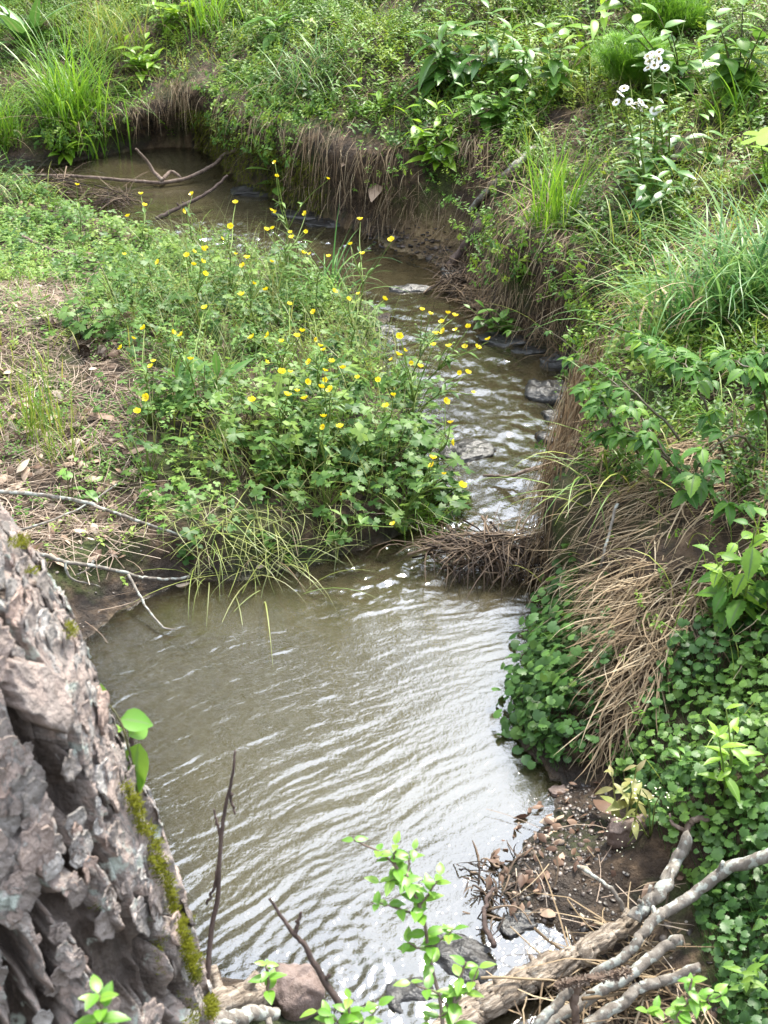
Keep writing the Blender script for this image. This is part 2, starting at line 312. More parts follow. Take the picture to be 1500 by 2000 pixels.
# ------------------------------------------------------------------ leaf shapes
def leaf(n=4, wid=.35, shape='ovate', fold=.25, curl=.25, serr=0., r=.5):
    """leaf of length 1 along +Y, facing +Z, with a folded midrib"""
    t = np.linspace(0, 1, n + 1)
    if shape == 'ovate': wv = np.sin(np.pi * t ** .75) ** .85
    elif shape == 'lance': wv = np.sin(np.pi * t ** .85)
    elif shape == 'obov': wv = np.sin(np.pi * t ** 1.5 * .999) ** .7
    elif shape == 'petal': wv = np.clip(t * 2.2, 0, 1) ** .8 * (1 - np.clip((t - .75) / .25, 0, 1) ** 2 * .45)
    elif shape == 'strap': wv = np.clip(t * 6, .3, 1) * np.sqrt(np.clip(1 - t ** 3, 0, 1))
    wv = np.maximum(wv, .04)
    if serr: wv = wv * (1 - serr * (np.arange(n + 1) % 2))
    z = -curl * t ** 2; y = t * (1 - .15 * abs(curl) * t)
    hw = wid / 2 * wv
    V = np.empty((n + 1, 3, 3)); V[:, 0] = np.c_[-hw, y, z + fold * hw]; V[:, 1] = np.c_[0 * t, y, z]; V[:, 2] = np.c_[hw, y, z + fold * hw]
    i = np.arange(n)[:, None] * 3
    F = np.concatenate([np.hstack([i, i + 1, i + 4, i + 3]), np.hstack([i + 1, i + 2, i + 5, i + 4])])
    mid = np.tile([0, 1., 0], n + 1)
    b = MB(); b.add(V.reshape(-1, 3), F, r, mid); return b.proto()
def fan(rf, n=16, cup=.15, off=(0, 0), r=.5, wav=0., pleat=0.):
    """round or lobed leaf: outline rf(angle), stalk at the origin, pointing +Y"""
    a = np.linspace(0, 2 * np.pi, n, endpoint=False); rad = np.array([rf(x) for x in a])
    x = np.sin(a) * rad; y = np.cos(a) * rad
    V = [[0, 0, 0]] + [[x[i] + off[0], y[i] + off[1], cup * rad[i] ** 2 + wav * math.sin(3 * a[i]) + pleat * (i % 2 - .5)] for i in range(n)]
    V2 = [[.5 * v[0] + .0, .5 * v[1], .3 * v[2] + pleat * (k % 2 - .5) * .7] for k, v in enumerate(V[1:])]
    i = np.arange(n); j = (i + 1) % n
    F3 = np.c_[0 * i, i + 1 + n, j + 1 + n][:, ::-1]; F4 = np.c_[i + 1 + n, i + 1, j + 1, j + 1 + n][:, ::-1]
    b = MB(); b.add(V + V2, [F3, F4], r, 0); return b.proto()
def combine(items):
    """items: (proto, T, R, S, r)"""
    b = MB()
    for p, T, Rm, S, r in items: b.stamp(p, [T], np.asarray(Rm)[None], S, r)
    return b.proto()
def Rz(a): a = np.asarray(a, float); c, s = np.cos(a), np.sin(a); z = 0 * a; return np.stack([np.stack([c, -s, z], -1), np.stack([s, c, z], -1), np.stack([z, z, z + 1], -1)], -2)
def Rx(a): a = np.asarray(a, float); c, s = np.cos(a), np.sin(a); z = 0 * a; return np.stack([np.stack([z + 1, z, z], -1), np.stack([z, c, -s], -1), np.stack([z, s, c], -1)], -2)
def Ry(a): a = np.asarray(a, float); c, s = np.cos(a), np.sin(a); z = 0 * a; return np.stack([np.stack([c, z, s], -1), np.stack([z, z + 1, z], -1), np.stack([-s, z, c], -1)], -2)
def ori(yaw, pitch, roll=0.): return Rz(yaw) @ Rx(pitch) @ Ry(np.asarray(roll) + 0 * np.asarray(yaw))
def U(a, b, n=None): return rng.uniform(a, b, n)
LF = dict(mini=leaf(2, .55, 'ovate', .3, .15), small=leaf(3, .5, 'ovate', .25, .2), ovate=leaf(5, .52, 'ovate', .2, .25), lance=leaf(6, .26, 'lance', .3, .35),
 lance2=leaf(6, .34, 'lance', .25, .25), obov=leaf(4, .5, 'obov', .2, .2), dock=leaf(8, .3, 'ovate', .25, .25), serr=leaf(14, .62, 'ovate', .28, .3, .2), petal=leaf(3, .85, 'petal', .15, -.25))
def rivy(a): return (1 - .55 * math.exp(-((abs(a - math.pi)) / .38) ** 2)) * (1 + .08 * math.cos(a * 11)) * .5
LF['ivy'] = fan(rivy, 22, -.22, wav=.01, pleat=.03)
LF['ivylo'] = fan(rivy, 9, -.2)
def rbut(a):
    c = abs(math.remainder(a, 2 * math.pi)); lob = abs(math.cos(1.5 * c)) ** .8; cut = .3 + .7 * lob
    return .55 * cut * (1 + .14 * math.cos(a * 15)) * (.25 if c > 2.75 else 1)
LF['butter'] = fan(rbut, 30, -.2, wav=.04)
LF['butterlo'] = fan(rbut, 12, -.15, wav=.03)
def rclov(a): return .5 * (.35 + .65 * abs(math.cos(1.5 * math.remainder(a, 2 * math.pi))) ** .5)
LF['clover'] = fan(rclov, 12, -.1)
def sprig(lp, nl=8, h=.04, ls=.012, pit=(.1, .6), whorl=2, rs=.12):
    it = []; k = 0
    for i in range(nl // whorl):
        z = h * (i + 1) / (nl / whorl); a0 = U(0, 6.28)
        for j in range(whorl):
            a = a0 + j * 6.283 / whorl + U(-.4, .4); it.append((lp, (U(-.2, .2) * h, U(-.2, .2) * h, z), ori(a, U(*pit), U(-.3, .3)), ls * U(.7, 1.2) * (1 if i < nl / whorl - 1 else .8), .5 + U(-rs, rs)))
    return combine(it)
CH = [sprig(LF['mini'], 8, .03, .0125, (-.2, .5)) for _ in range(5)]
CL = [sprig(LF['clover'], 5, .05, .022, (-.3, .3), 1) for _ in range(4)]
CV = [sprig(LF['small'], 10, .06, .022, (-.2, .7)) for _ in range(5)]
CVL = [sprig(LF['lance2'], 10, .09, .04, (-.1, .8)) for _ in range(4)]
BS = [sprig(LF['butterlo'], 5, .08, .035, (-.5, .4), 1) for _ in range(4)]
# ------------------------------------------------------------------ ribbons and tubes
def blades(mb, P0, yaw, L, Wd, a0, a1, k=1., seg=5, r=None, bend=0., sym=1):
    P0 = np.asarray(P0, float).reshape(-1, 3); N = len(P0)
    if N == 0: return
    b = lambda x: np.broadcast_to(np.asarray(x, float), (N,))
    yaw, L, Wd, a0, a1 = map(b, (yaw, L, Wd, a0, a1)); bend = b(bend)
    V = np.empty((N, seg + 1, 2, 3)); p = P0.copy()
    for i in range(seg + 1):
        t = i / seg; an = a0 + (a1 - a0) * t ** k; yw = yaw + bend * t
        if i: p = p + np.c_[np.cos(yw) * np.cos(an), np.sin(yw) * np.cos(an), np.sin(an)] * (L / seg)[:, None]
        wt = Wd * (max(.06, 1 - t ** 2.2) if sym else 1) * .5; sx = np.c_[-np.sin(yw), np.cos(yw), 0 * yw] * wt[:, None]
        V[:, i, 0] = p - sx; V[:, i, 1] = p + sx
    i = (np.arange(seg) * 2)[None] + (np.arange(N) * (seg + 1) * 2)[:, None]; i = i.reshape(-1, 1)
    F = np.hstack([i, i + 1, i + 3, i + 2])
    rr = U(0, 1, N) if r is None else b(r)
    mb.add(V.reshape(-1, 3), F, np.repeat(rr, (seg + 1) * 2), 0)
    return p
def spline(pts, n):
    P = np.asarray(pts, float); k = len(P)
    if k == 2: return P[0] + (P[1] - P[0]) * np.linspace(0, 1, n)[:, None]
    Q = np.vstack([2 * P[0] - P[1], P, 2 * P[-1] - P[-2]]); o = []
    for s in np.linspace(0, k - 1 - 1e-6, n):
        i = int(s); t = s - i; a, b, c, d = Q[i:i + 4]
        o.append(.5 * (2 * b + (c - a) * t + (2 * a - 5 * b + 4 * c - d) * t * t + (3 * b - a - 3 * c + d) * t ** 3))
    return np.array(o)
def tube(mb, pts, r0, r1, n=8, seg=None, wob=0., rough=0., r=.5, cap=True, mi=0, pw=1., af=2.2):
    seg = seg or max(4, len(pts) * 5); P = spline(pts, seg + 1)
    if wob: P = P + np.c_[[fbm(np.arange(seg + 1) * .35 + U(0, 99), np.full(seg + 1, U(0, 99)), 3, 3) - .5 for _ in range(3)]].T * wob * 2
    T = np.gradient(P, axis=0); T /= np.linalg.norm(T, axis=1)[:, None] + 1e-9
    u = np.cross(T[0], [.3, .2, .9]); u /= np.linalg.norm(u); V = []
    tt = np.linspace(0, 1, seg + 1) ** pw; R = r0 + (r1 - r0) * tt; so = U(0, 99)
    a = np.arange(n) * 2 * np.pi / n
    for i in range(seg + 1):
        u = u - T[i] * (u @ T[i]); u /= np.linalg.norm(u); v = np.cross(T[i], u)
        rad = R[i] * np.ones(n)
        if rough: rad = rad * (1 + rough * 2 * (fbm(np.cos(a) * af + so, np.sin(a) * af + i * .14, 5, 4, .6) - .5))
        V.append(P[i] + np.outer(np.cos(a) * rad, u) + np.outer(np.sin(a) * rad, v))
    V = np.concatenate(V); i = np.arange(seg)[:, None] * n; j = np.arange(n)[None]
    F = np.stack([i + j, i + (j + 1) % n, i + n + (j + 1) % n, i + n + j], -1).reshape(-1, 4); Fs = [F]
    if cap:
        k = len(V); V = np.vstack([V, P[:1], P[-1:]]); jj = np.arange(n)
        Fs.append(np.c_[jj * 0 + k, (jj + 1) % n, jj]); Fs.append(np.c_[jj * 0 + k + 1, seg * n + jj, seg * n + (jj + 1) % n])
    mb.add(V, Fs, r, 0, mi); return P
# ------------------------------------------------------------------ ground
def add_grid(name, X, Y, Z, mats, attrs, skip=None):
    ny, nx = X.shape; V = np.stack([X, Y, Z], -1).reshape(-1, 3)
    i = (np.arange(ny - 1)[:, None] * nx + np.arange(nx - 1)[None]); F = np.stack([i, i + 1, i + nx + 1, i + nx], -1).reshape(-1, 4)
    if skip is not None:
        s = skip.ravel(); F = F[~(s[F].all(1))]; used = np.unique(F); mp = np.zeros(len(V), int); mp[used] = np.arange(len(used)); V = V[used]; F = mp[F]
        attrs = {k: a.ravel()[used] for k, a in attrs.items()}
    b = MB(); b.add(V, F); o = b.build(name, mats)
    for k, a in attrs.items():
        at = o.data.attributes.new(k, 'FLOAT', 'POINT'); at.data.foreach_set('value', np.asarray(a, np.float32).ravel())
    return o
m, t = mat('soil'); M['soil'] = m
tc = nn(t, 'ShaderNodeTexCoord')
def noise(t, sc, det=5, src=None):
    n = nn(t, 'ShaderNodeTexNoise'); n.inputs['Scale'].default_value = sc; n.inputs['Detail'].default_value = det; n.inputs['Roughness'].default_value = .6
    t.links.new(src or tc.outputs['Object'], n.inputs['Vector']); return n.outputs[0]
soil = ramp(t, [(.3, (.022, .014, .009)), (.5, (.058, .037, .023)), (.62, (.12, .078, .047)), (.75, (.2, .135, .085))], noise(t, 26))
mossr = ramp(t, [(.35, (.022, .028, .007)), (.65, (.06, .075, .015))], noise(t, 40))
sand = ramp(t, [(.3, (.12, .08, .04)), (.5, (.26, .18, .09)), (.7, (.4, .3, .17))], noise(t, 18))
def mixc(t, f, a, b):
    x = nn(t, 'ShaderNodeMixRGB'); t.links.new(f, x.inputs[0]); t.links.new(a, x.inputs[1]); t.links.new(b, x.inputs[2]); return x.outputs[0]
fr = ramp(t, [(.48, (0, 0, 0)), (.62, (1, 1, 1))], noise(t, 5))
c = mixc(t, fr.outputs[0], soil.outputs[0], mossr.outputs[0]); c = mixc(t, attr(t, 'sand'), c, sand.outputs[0])
dk = nn(t, 'ShaderNodeMixRGB', blend_type='MULTIPLY'); dk.inputs[2].default_value = (.42, .4, .38, 1); t.links.new(attr(t, 'wet'), dk.inputs[0]); t.links.new(c, dk.inputs[1]); c = dk.outputs[0]
b = nn(t, 'ShaderNodeBsdfPrincipled'); t.links.new(c, b.inputs['Base Color'])
rr = nn(t, 'ShaderNodeMapRange'); rr.inputs[3].default_value = .9; rr.inputs[4].default_value = .35; t.links.new(attr(t, 'wet'), rr.inputs[0]); t.links.new(rr.outputs[0], b.inputs['Roughness'])
bp = nn(t, 'ShaderNodeBump'); bp.inputs['Distance'].default_value = .03; t.links.new(noise(t, 34, 8), bp.inputs['Height']); t.links.new(bp.outputs[0], b.inputs['Normal'])
o = nn(t, 'ShaderNodeOutputMaterial'); t.links.new(b.outputs[0], o.inputs[0])
wet = np.clip(1.3 - TZ / .035, 0, 1) * (TD < .2) * (TD > 0)
px_, py_, _ = proj(np.stack([MX, MY, TZ], -1))
sandm = np.clip(-TD * 30, 0, 1) + np.exp(-((px_ - 830) / 70) ** 2 - ((py_ - 470) / 45) ** 2) * (MY < 7) * (MY > 1)
ground = add_grid('ground', MX + TSX, MY + TSY, TZ, 'soil', dict(wet=wet, sand=np.clip(sandm, 0, 1)))
tag(ground, 'earthen creek banks with dark soil and sandy stream bed', 'ground', kind='structure')
# ------------------------------------------------------------------ water
def water_height(x, y):
    # crest direction turns from nearly across the pool to diagonal near its lower end
    mslope = np.clip(.25 + (2.65 - y) * .75, 0, 1.1)
    ph = y - mslope * x * .8
    pool = sst(2.85, 2.55, y) ; rif = sst(2.65, 2.85, y) * sst(4.6, 4.1, y); rif2 = np.exp(-((y - 4.95) / .22) ** 2) * sst(1.2, -.0, x)
    far = sst(4.6, 5.0, y)
    wx = (fbm(x * 5, y * 5, 31, 3) - .5) * .06
    r1 = fbm((ph + wx * .7) * 44, x * 9 + y * 3, 41, 3, .5) - .5
    r2 = fbm((ph + wx) * 100, x * 24, 47, 3) - .5
    calm = (.5 + .5 * sst(.35, .65, fbm(x * 2.6, y * 2.6, 51, 2))) * (1 - .6 * sst(-.1, .25, x + (2.1 - y) * .35) * sst(2.45, 2.1, y))
    h = pool * calm * (r1 * .0034 + r2 * .0014)
    # rings around the lower outflow
    d0 = np.hypot(x + .06, (y - 1.47) * 1.0); h = h + np.exp(-(d0 / .17) ** 2) * np.sin(d0 * 260 + fbm(x * 9, y * 9, 77) * 9) * .0004
    d1 = np.hypot(x - .0, y - 1.38); h = h + np.exp(-(d1 / .13) ** 2) * (fbm(x * 38, y * 26, 83, 4) - .5) * .008
    q = fbm(x * 14 + y * 3, y * 17 - x * 6 + wx * 20, 61, 4, .55) - .5
    q2 = fbm(x * 45, y * 38, 63, 3) - .5
    h = h + rif * (q * .011 + q2 * .0028) + rif2 * (q * .03 + q2 * .008) + far * ((fbm(x * 8, y * 16, 71, 3) - .5) * .004)
    inflow = np.exp(-((x - .0) / .22) ** 2 - ((y - 2.62) / .14) ** 2)
    return h + inflow * (q * .014 + q2 * .004)
def water_patch(x0, x1, y0, y1, dx, dy):
    X, Y = np.meshgrid(np.arange(x0, x1, dx), np.arange(y0, y1, dy)); return X, Y
wys = np.concatenate([np.arange(.55, 2.9, .0036), np.arange(2.9, 5.4, .008), np.arange(5.4, 7.2, .014)])
wxs = np.concatenate([np.arange(-7, -1.6, .05), np.arange(-1.6, -.62, .011), np.arange(-.62, .62, .0042), np.arange(.62, 1.2, .02)])
WX, WY = np.meshgrid(wxs, wys)
wd = np.where((WX > FX[0]) & (WX < FX[-1]), gd(WX, WY), np.where((WY > 5.2) & (WY < 6.3), -.1, .5))
wz = water_height(WX, WY) * np.clip(1 - np.clip(wd * 12, 0, 1), 0, 1)
depth = np.maximum(0, -gz(WX, WY))
murk = np.clip(1 - np.exp(-depth / .085), .08, .82)
m, t = mat('creek_water'); M['water'] = m
tc = nn(t, 'ShaderNodeTexCoord')
fz = nn(t, 'ShaderNodeFresnel'); fz.inputs['IOR'].default_value = 2.6
gl = nn(t, 'ShaderNodeBsdfGlossy'); gl.inputs['Roughness'].default_value = .04
bp = nn(t, 'ShaderNodeBump'); bp.inputs['Distance'].default_value = .0012; bp.inputs['Strength'].default_value = .6; t.links.new(noise(t, 90, 3), bp.inputs['Height'])
t.links.new(bp.outputs[0], gl.inputs['Normal']); t.links.new(bp.outputs[0], fz.inputs['Normal'])
df = nn(t, 'ShaderNodeBsdfDiffuse'); 
mr = ramp(t, [(.3, (.066, .055, .030)), (.7, (.095, .081, .047))], noise(t, 2.5, 3)); t.links.new(mr.outputs[0], df.inputs[0])
tp = nn(t, 'ShaderNodeBsdfTransparent'); tp.inputs[0].default_value = (.93, .87, .72, 1)
m1 = nn(t, 'ShaderNodeMixShader'); t.links.new(attr(t, 'murk'), m1.inputs[0]); t.links.new(tp.outputs[0], m1.inputs[1]); t.links.new(df.outputs[0], m1.inputs[2])
m2 = nn(t, 'ShaderNodeMixShader'); t.links.new(fz.outputs[0], m2.inputs[0]); t.links.new(m1.outputs[0], m2.inputs[1]); t.links.new(gl.outputs[0], m2.inputs[2])
o = nn(t, 'ShaderNodeOutputMaterial'); t.links.new(m2.outputs[0], o.inputs[0])
water = add_grid('water', WX, WY, wz, 'water', dict(murk=murk), skip=(wd > .1))
tag(water, 'murky rippled creek water reflecting the sky', 'water', kind='structure')
# ------------------------------------------------------------------ ground cover (uncountable)
def inpoly(u, v, P):
    P = np.asarray(P, float); r = np.zeros(u.shape, bool); j = len(P) - 1
    for i in range(len(P)):
        c = ((P[i, 1] > v) != (P[j, 1] > v)) & (u < (P[j, 0] - P[i, 0]) * (v - P[i, 1]) / (P[j, 1] - P[i, 1] + 1e-9) + P[i, 0]); r ^= c; j = i
    return r
def sample(P, dens, dry=.0, clump=0., cs=6., seed=0):
    """random ground points inside a patch of bank (outline given where the photo shows it), dens per square metre"""
    Wd = np.array([Wp(max(-1500, min(3000, p[0])), p[1])[:2] for p in P]); a = Wd.min(0) - .25; b = Wd.max(0) + .25
    a = np.maximum(a, [FX[0] + .05, FY[0] + .05]); b = np.minimum(b, [FX[-1] - .05, FY[-1] - .05])
    n = int(dens * (b[0] - a[0]) * (b[1] - a[1])); x = U(a[0], b[0], n); y = U(a[1], b[1], n); z = gz(x, y)
    u, v, _ = proj(np.c_[x, y, z]); k = inpoly(u, v, P) & (gd(x, y) > dry)
    if clump: k &= U(0, 1, n) < np.clip((fbm(x * cs, y * cs, 100 + seed, 3) - .5) * clump * 3 + .6, 0.03, 1)
    return x[k], y[k], z[k]
def rndc(x, y, s=0, sc=3.):   # patchy colour
    return np.clip((fbm(x * sc, y * sc, 200 + s, 3) - .5) * 1.8 + .5 + rng.normal(0, .18, len(x)), 0, 1)
def scatter(mb, protos, P, dens, S=(.7, 1.3), tilt=.5, dz=(-.005, .02), dry=.0, clump=0., seed=0, cs=6.):
    x, y, z = sample(P, dens, dry, clump, cs, seed); k = rng.integers(0, len(protos), len(x)); r = rndc(x, y, seed)
    for i, p in enumerate(protos):
        q = k == i; n = q.sum()
        if n: mb.stamp(p, np.c_[x[q], y[q], z[q] + U(*dz, n)], ori(U(0, 6.28, n), U(-tilt, tilt, n), U(-tilt, tilt, n)), U(*S, n), r[q])
    return len(x)
FARL = [(-700,-250),(520,-250),(500,120),(400,260),(150,300),(-700,300)]
FARM = [(430,-250),(1100,-250),(1100,200),(1000,330),(800,400),(560,360),(430,240)]
RUP = [(1000,-250),(2100,-250),(2100,760),(1250,760),(1130,480),(980,330)]
RMID = [(1090,600),(1250,560),(2100,650),(2100,1050),(1300,1000),(1120,900)]
LBAR = [(-700,350),(60,356),(140,415),(330,475),(520,565),(700,595),(740,680),(560,650),(380,600),(200,620),(120,560),(-700,540)]
LITT = [(-700,510),(120,540),(290,640),(260,880),(320,980),(250,1100),(0,1120),(-700,1120)]
BUTT = [(200,570),(420,475),(560,555),(700,590),(750,690),(835,860),(850,985),(700,1010),(420,950),(280,880),(240,700)]
TRAIL = [(250,930),(420,890),(820,985),(848,1030),(700,1065),(500,1130),(390,1140),(300,1060)]
DIRT = [(60,1040),(300,1060),(340,1140),(180,1230),(100,1230)]
IVY1 = [(1000,1440),(1010,1330),(1050,1220),(1100,1130),(1175,1140),(1195,1290),(1170,1420),(1160,1500),(1085,1510)]
IVY2 = [(1180,1510),(1250,1400),(1320,1260),(1500,1120),(2100,1100),(2100,2300),(1480,2300),(1400,1990),(1360,1800),(1310,1680),(1230,1580)]
THA = [(1060,1180),(1070,1040),(1110,890),(1250,840),(2100,900),(2100,1200),(1400,1250),(1260,1330),(1210,1420),(1195,1380),(1180,1150)]
GRAV = [(940,1720),(1060,1590),(1090,1520),(1180,1540),(1230,1640),(1230,1800),(1120,1860),(1000,1820)]
NEARB = [(880,2020),(1120,1860),(1240,1790),(1330,1650),(1420,1990),(1500,2600),(700,2600)]
def stuff(mb, name, mats, label):
    o = mb.build(name, mats); tag(o, label, None, kind='stuff'); return o
# small leaved carpet of the left gravel bar and the far left bank
b = MB()
scatter(b, CH, LBAR, 2500, (.8, 1.5), .35, (-.01, .015), .01, 1.0, 1); scatter(b, CL, LBAR, 900, (.7, 1.3), .3, (-.02, .01), .01, 1.0, 2)
scatter(b, CH, BUTT, 1500, (.8, 1.6), .5, (0, .09), .01, .8, 3); scatter(b, CL, TRAIL, 800, (.7, 1.2), .4, (-.03, .02), .0, .9, 4)
scatter(b, CH, LITT, 1300, (.7, 1.2), .35, (-.015, .0), .02, 1.6, 5); scatter(b, CL, LITT, 70, (.7, 1.2), .3, (-.03, .0), .02, 1.4, 6)
scatter(b, CH, DIRT, 120, (.7, 1.2), .4, (-.015, .0), .04, 1.6, 8)
stuff(b, 'chickweed', 'chick', 'pale green low carpet of tiny leaves over the left gravel bar')
b = MB()
scatter(b, CH, FARL, 3200, (.9, 1.7), .5, (-.01, .03), .01, 1.1, 11); scatter(b, CV, FARL, 520, (.6, 1.1), .5, (-.01, .03), .01, 1.1, 12)
scatter(b, CV, FARM, 1700, (.5, 1.1), .5, (-.01, .04), .03, 1.2, 13); scatter(b, CH, FARM, 2200, (.9, 1.6), .5, (-.01, .03), .02, 1.0, 14); scatter(b, CVL, FARM, 140, (.6, 1.0), .5, (0, .04), .05, 1.5, 15)
scatter(b, CV, RUP, 1100, (.5, 1.1), .5, (-.01, .04), .04, 1.4, 16); scatter(b, CH, RUP, 1800, (.8, 1.5), .5, (-.01, .03), .04, 1.2, 17); scatter(b, CVL, RUP, 110, (.6, 1.), .5, (0, .04), .05, 1.5, 18)
scatter(b, CV, RMID, 1500, (.5, 1.0), .5, (-.01, .05), .05, 1.2, 19); scatter(b, CH, RMID, 1900, (.8, 1.4), .5, (-.01, .03), .04, 1.2, 20)
scatter(b, CH, IVY2, 150, (.8, 1.6), .5, (.03, .07), .06, 1.6, 23); scatter(b, CVL, IVY2, 40, (.4, .7), .5, (.03, .06), .06, 1.6, 24); scatter(b, CH, THA, 260, (.7, 1.3), .5, (.0, .05), .06, 1.5, 21); scatter(b, CV, THA, 110, (.4, .8), .5, (.0, .05), .06, 1.8, 22)
pts = dense[(dense[:, 9] < .5)]; u, v, _ = proj(np.c_[pts[:, :2], 0 * pts[:, 0]])
for sel, per, sc in (((v > 285) & (v < 420) & (u > 420) & (u < 640), 40, .9), ((v > 280) & (v < 335) & (u > 100) & (u < 380), 16, .8), ((v > 415) & (v < 530) & (u > 700), 9, .7), ((v > 500) & (v < 900) & (u > 880), 17, .7), ((v > 900) & (v < 1150) & (u > 1000), 2, .6)):
    for q in pts[sel]:
        n = rng.poisson(per); dx, dy = down(q[0], q[1]); a = U(-.06, .16, n) + q[3]; x = q[0] - dx * a + U(-.03, .03, n); y = q[1] - dy * a + U(-.03, .03, n)
        hz_ = gz(q[0] - dx * (q[3] + q[5] + .04), q[1] - dy * (q[3] + q[5] + .04)); z = np.where(a < q[3] + q[5], hz_ * U(.45, 1.05, n), gz(x, y) + .01)
        for i in range(n): b.stamp((CH + CV + CV)[rng.integers(0, 15)], [[x[i], y[i], z[i]]], ori(np.array([math.atan2(dy, dx) - 1.57 + rng.normal(0, .6)]), np.array([rng.normal(-.8, .4)])), sc * U(.6, 1.3), [U(0, 1)])
stuff(b, 'bank_undergrowth', 'cover', 'dense mixed green undergrowth covering the far and right banks')
# buttercup foliage between the flowering plants
b = MB()
scatter(b, BS, BUTT, 170, (.6, 1.0), .5, (.0, .08), .01, .7, 31); scatter(b, BS, LBAR, 130, (.6, 1.1), .4, (0, .03), .01, 1.2, 32); scatter(b, BS, TRAIL, 90, (.7, 1.3), .4, (0, .04), .0, 1.2, 33)
scatter(b, BS, [(560,780),(800,800),(850,900),(845,985),(600,960),(420,900)], 420, (.9, 1.5), .5, (.0, .12), .01, .5, 34)
stuff(b, 'buttercup_foliage', 'butter', 'lobed green buttercup leaves massed beneath the yellow flowers')
# round leaved ground ivy on the near right bank
b = MB()
for P, dn, s, sd in ((IVY1, 21000, (.009, .021), 41), (IVY2, 21000, (.009, .022), 42)):
    x, y, z = sample(P, dn, .0, .12, 7, sd); n = len(x); dx, dy = down(x, y); yaw = np.arctan2(dy, dx) - np.pi / 2 + rng.normal(0, .9, n)
    h = .012 + U(0, 1, n) ** 1.3 * .06
    b.stamp(LF['ivy'], np.c_[x, y, z + h], ori(yaw, rng.normal(-.35, .3, n), rng.normal(0, .3, n)), U(*s, n), np.where(U(0, 1, n) < .03, 1, rndc(x, y, sd, 8) * .9))
    blades(b, np.c_[x, y, z], yaw + 1.57, h * 1.15, .0016, R_(80), R_(55), 1, 2, .3)
# the mat also drapes over the steep foot of the bank down to the water
pts = dense[(dense[:, 9] < .5)]; u, v, _ = proj(np.c_[pts[:, :2], 0 * pts[:, 0]])
for q in pts[(v > 1190) & (v < 1500) & (u > 900)]:
    n = 38; dx, dy = down(q[0], q[1]); a = U(-.01, .1, n); z = U(.01, .2, n) * np.clip(a / .06 + .25, .15, 1)
    x = q[0] - dx * a + U(-.03, .03, n); y = q[1] - dy * a + U(-.03, .03, n)
    b.stamp(LF['ivy'], np.c_[x, y, np.maximum(z, gz(x, y) * 0 + .008)], ori(np.full(n, math.atan2(dy, dx) - 1.57) + rng.normal(0, .7, n), rng.normal(-.6, .3, n), rng.normal(0, .3, n)), U(.014, .027, n), U(.1, .8, n))
stuff(b, 'ground_ivy', 'ivy', 'dark green carpet of scalloped round leaves on the near right bank')
# dead grass: curtains over the lip, thatch lying down the slopes
b = MB()
def curtain(sel, per, L, back=(0., .14), zj=(-.02, .03), wid=.0028, cl=1.6, a1=(-95, -75), a0=(-40, 30)):
    for q in pts[sel]:
        s1, w1, hw, ww, s2, ov = q[2:8]; dx, dy = down(q[0], q[1])
        n = rng.poisson(per * np.clip((fbm(np.array([q[0] * 4]), np.array([q[1] * 4]), 303, 2)[0] - .5) * 3 * cl + 1, .15, 2))
        if n == 0: continue
        a = w1 + ww * .75 - ov * .8 + U(*back, n); x = q[0] - dx * a + U(-.035, .035, n); y = q[1] - dy * a + U(-.035, .035, n)
        z = gz(q[0] - dx * (w1 + ww + .03) + 0 * x, q[1] - dy * (w1 + ww + .03) + 0 * y) + U(*zj, n); z = np.where(a > w1 + ww, np.maximum(z, gz(x, y) + .004), z)
        hang = U(0, 1, n)
        blades(b, np.c_[x, y, z], math.atan2(dy, dx) + rng.normal(0, .7, n), U(*L, n), U(.6, 1.4, n) * wid, R_(U(*a0, n)), R_(U(*a1, n)), .6, 6, np.clip(rng.normal(.5, .28, n), 0, 1), rng.normal(0, .8, n))
curtain((v > 890) & (v < 1180) & (u > 1000), 150, (.10, .27), (-.02, .12), wid=.0024, a0=(-86, -40))
curtain((v > 560) & (v < 690) & (u > 940), 36, (.10, .26), (-.02, .14), wid=.0024, a0=(-70, 0))
curtain((v > 500) & (v < 600) & (u > 820), 30, (.08, .2), (-.02, .14), wid=.0024, a0=(-70, 0))
curtain((v > 415) & (v < 475) & (u > 600) & (u < 740), 70, (.1, .3), (-.04, .12), wid=.0026, a0=(-70, 0))
curtain((v > 280) & (v < 420) & (u > 250) & (u < 600), 8, (.05, .18), (-.06, .08), wid=.0022, cl=2.6, a0=(-70, 0))
curtain((v > 285) & (v < 330) & (u > 380) & (u < 440), 30, (.06, .22), (-.06, .08), wid=.0022, a0=(-70, 0))
curtain((v > 280) & (v < 330) & (u > 130) & (u < 330), 12, (.03, .11), (-.05, .08), wid=.0022, cl=2.6, a0=(-70, 0))
for q in pts[(v > 330) & (v < 1190) & (u > 560)]:     # rootlets and dead grass clinging to the cut face itself
    if q[4] < .2: continue
    n = 62 if q[1] < 5.0 else 16; dx, dy = down(q[0], q[1]); f = U(0, 1, n); a = q[3] + q[5] * f * 1.6 - q[7] * f; x = q[0] - dx * a + U(-.04, .04, n); y = q[1] - dy * a + U(-.04, .04, n)
    blades(b, np.c_[x, y, .02 + gz(q[0] - dx * (q[3] + q[5]), q[1] - dy * (q[3] + q[5])) * f * 1.02 + U(0, .02, n)], math.atan2(dy, dx) + rng.normal(0, .7, n), U(.05, .17, n), U(.0014, .003, n), R_(U(-80, -10, n)), R_(U(-95, -60, n)), .8, 4, np.clip(rng.normal(.5, .3, n), 0, 1), rng.normal(0, .8, n))
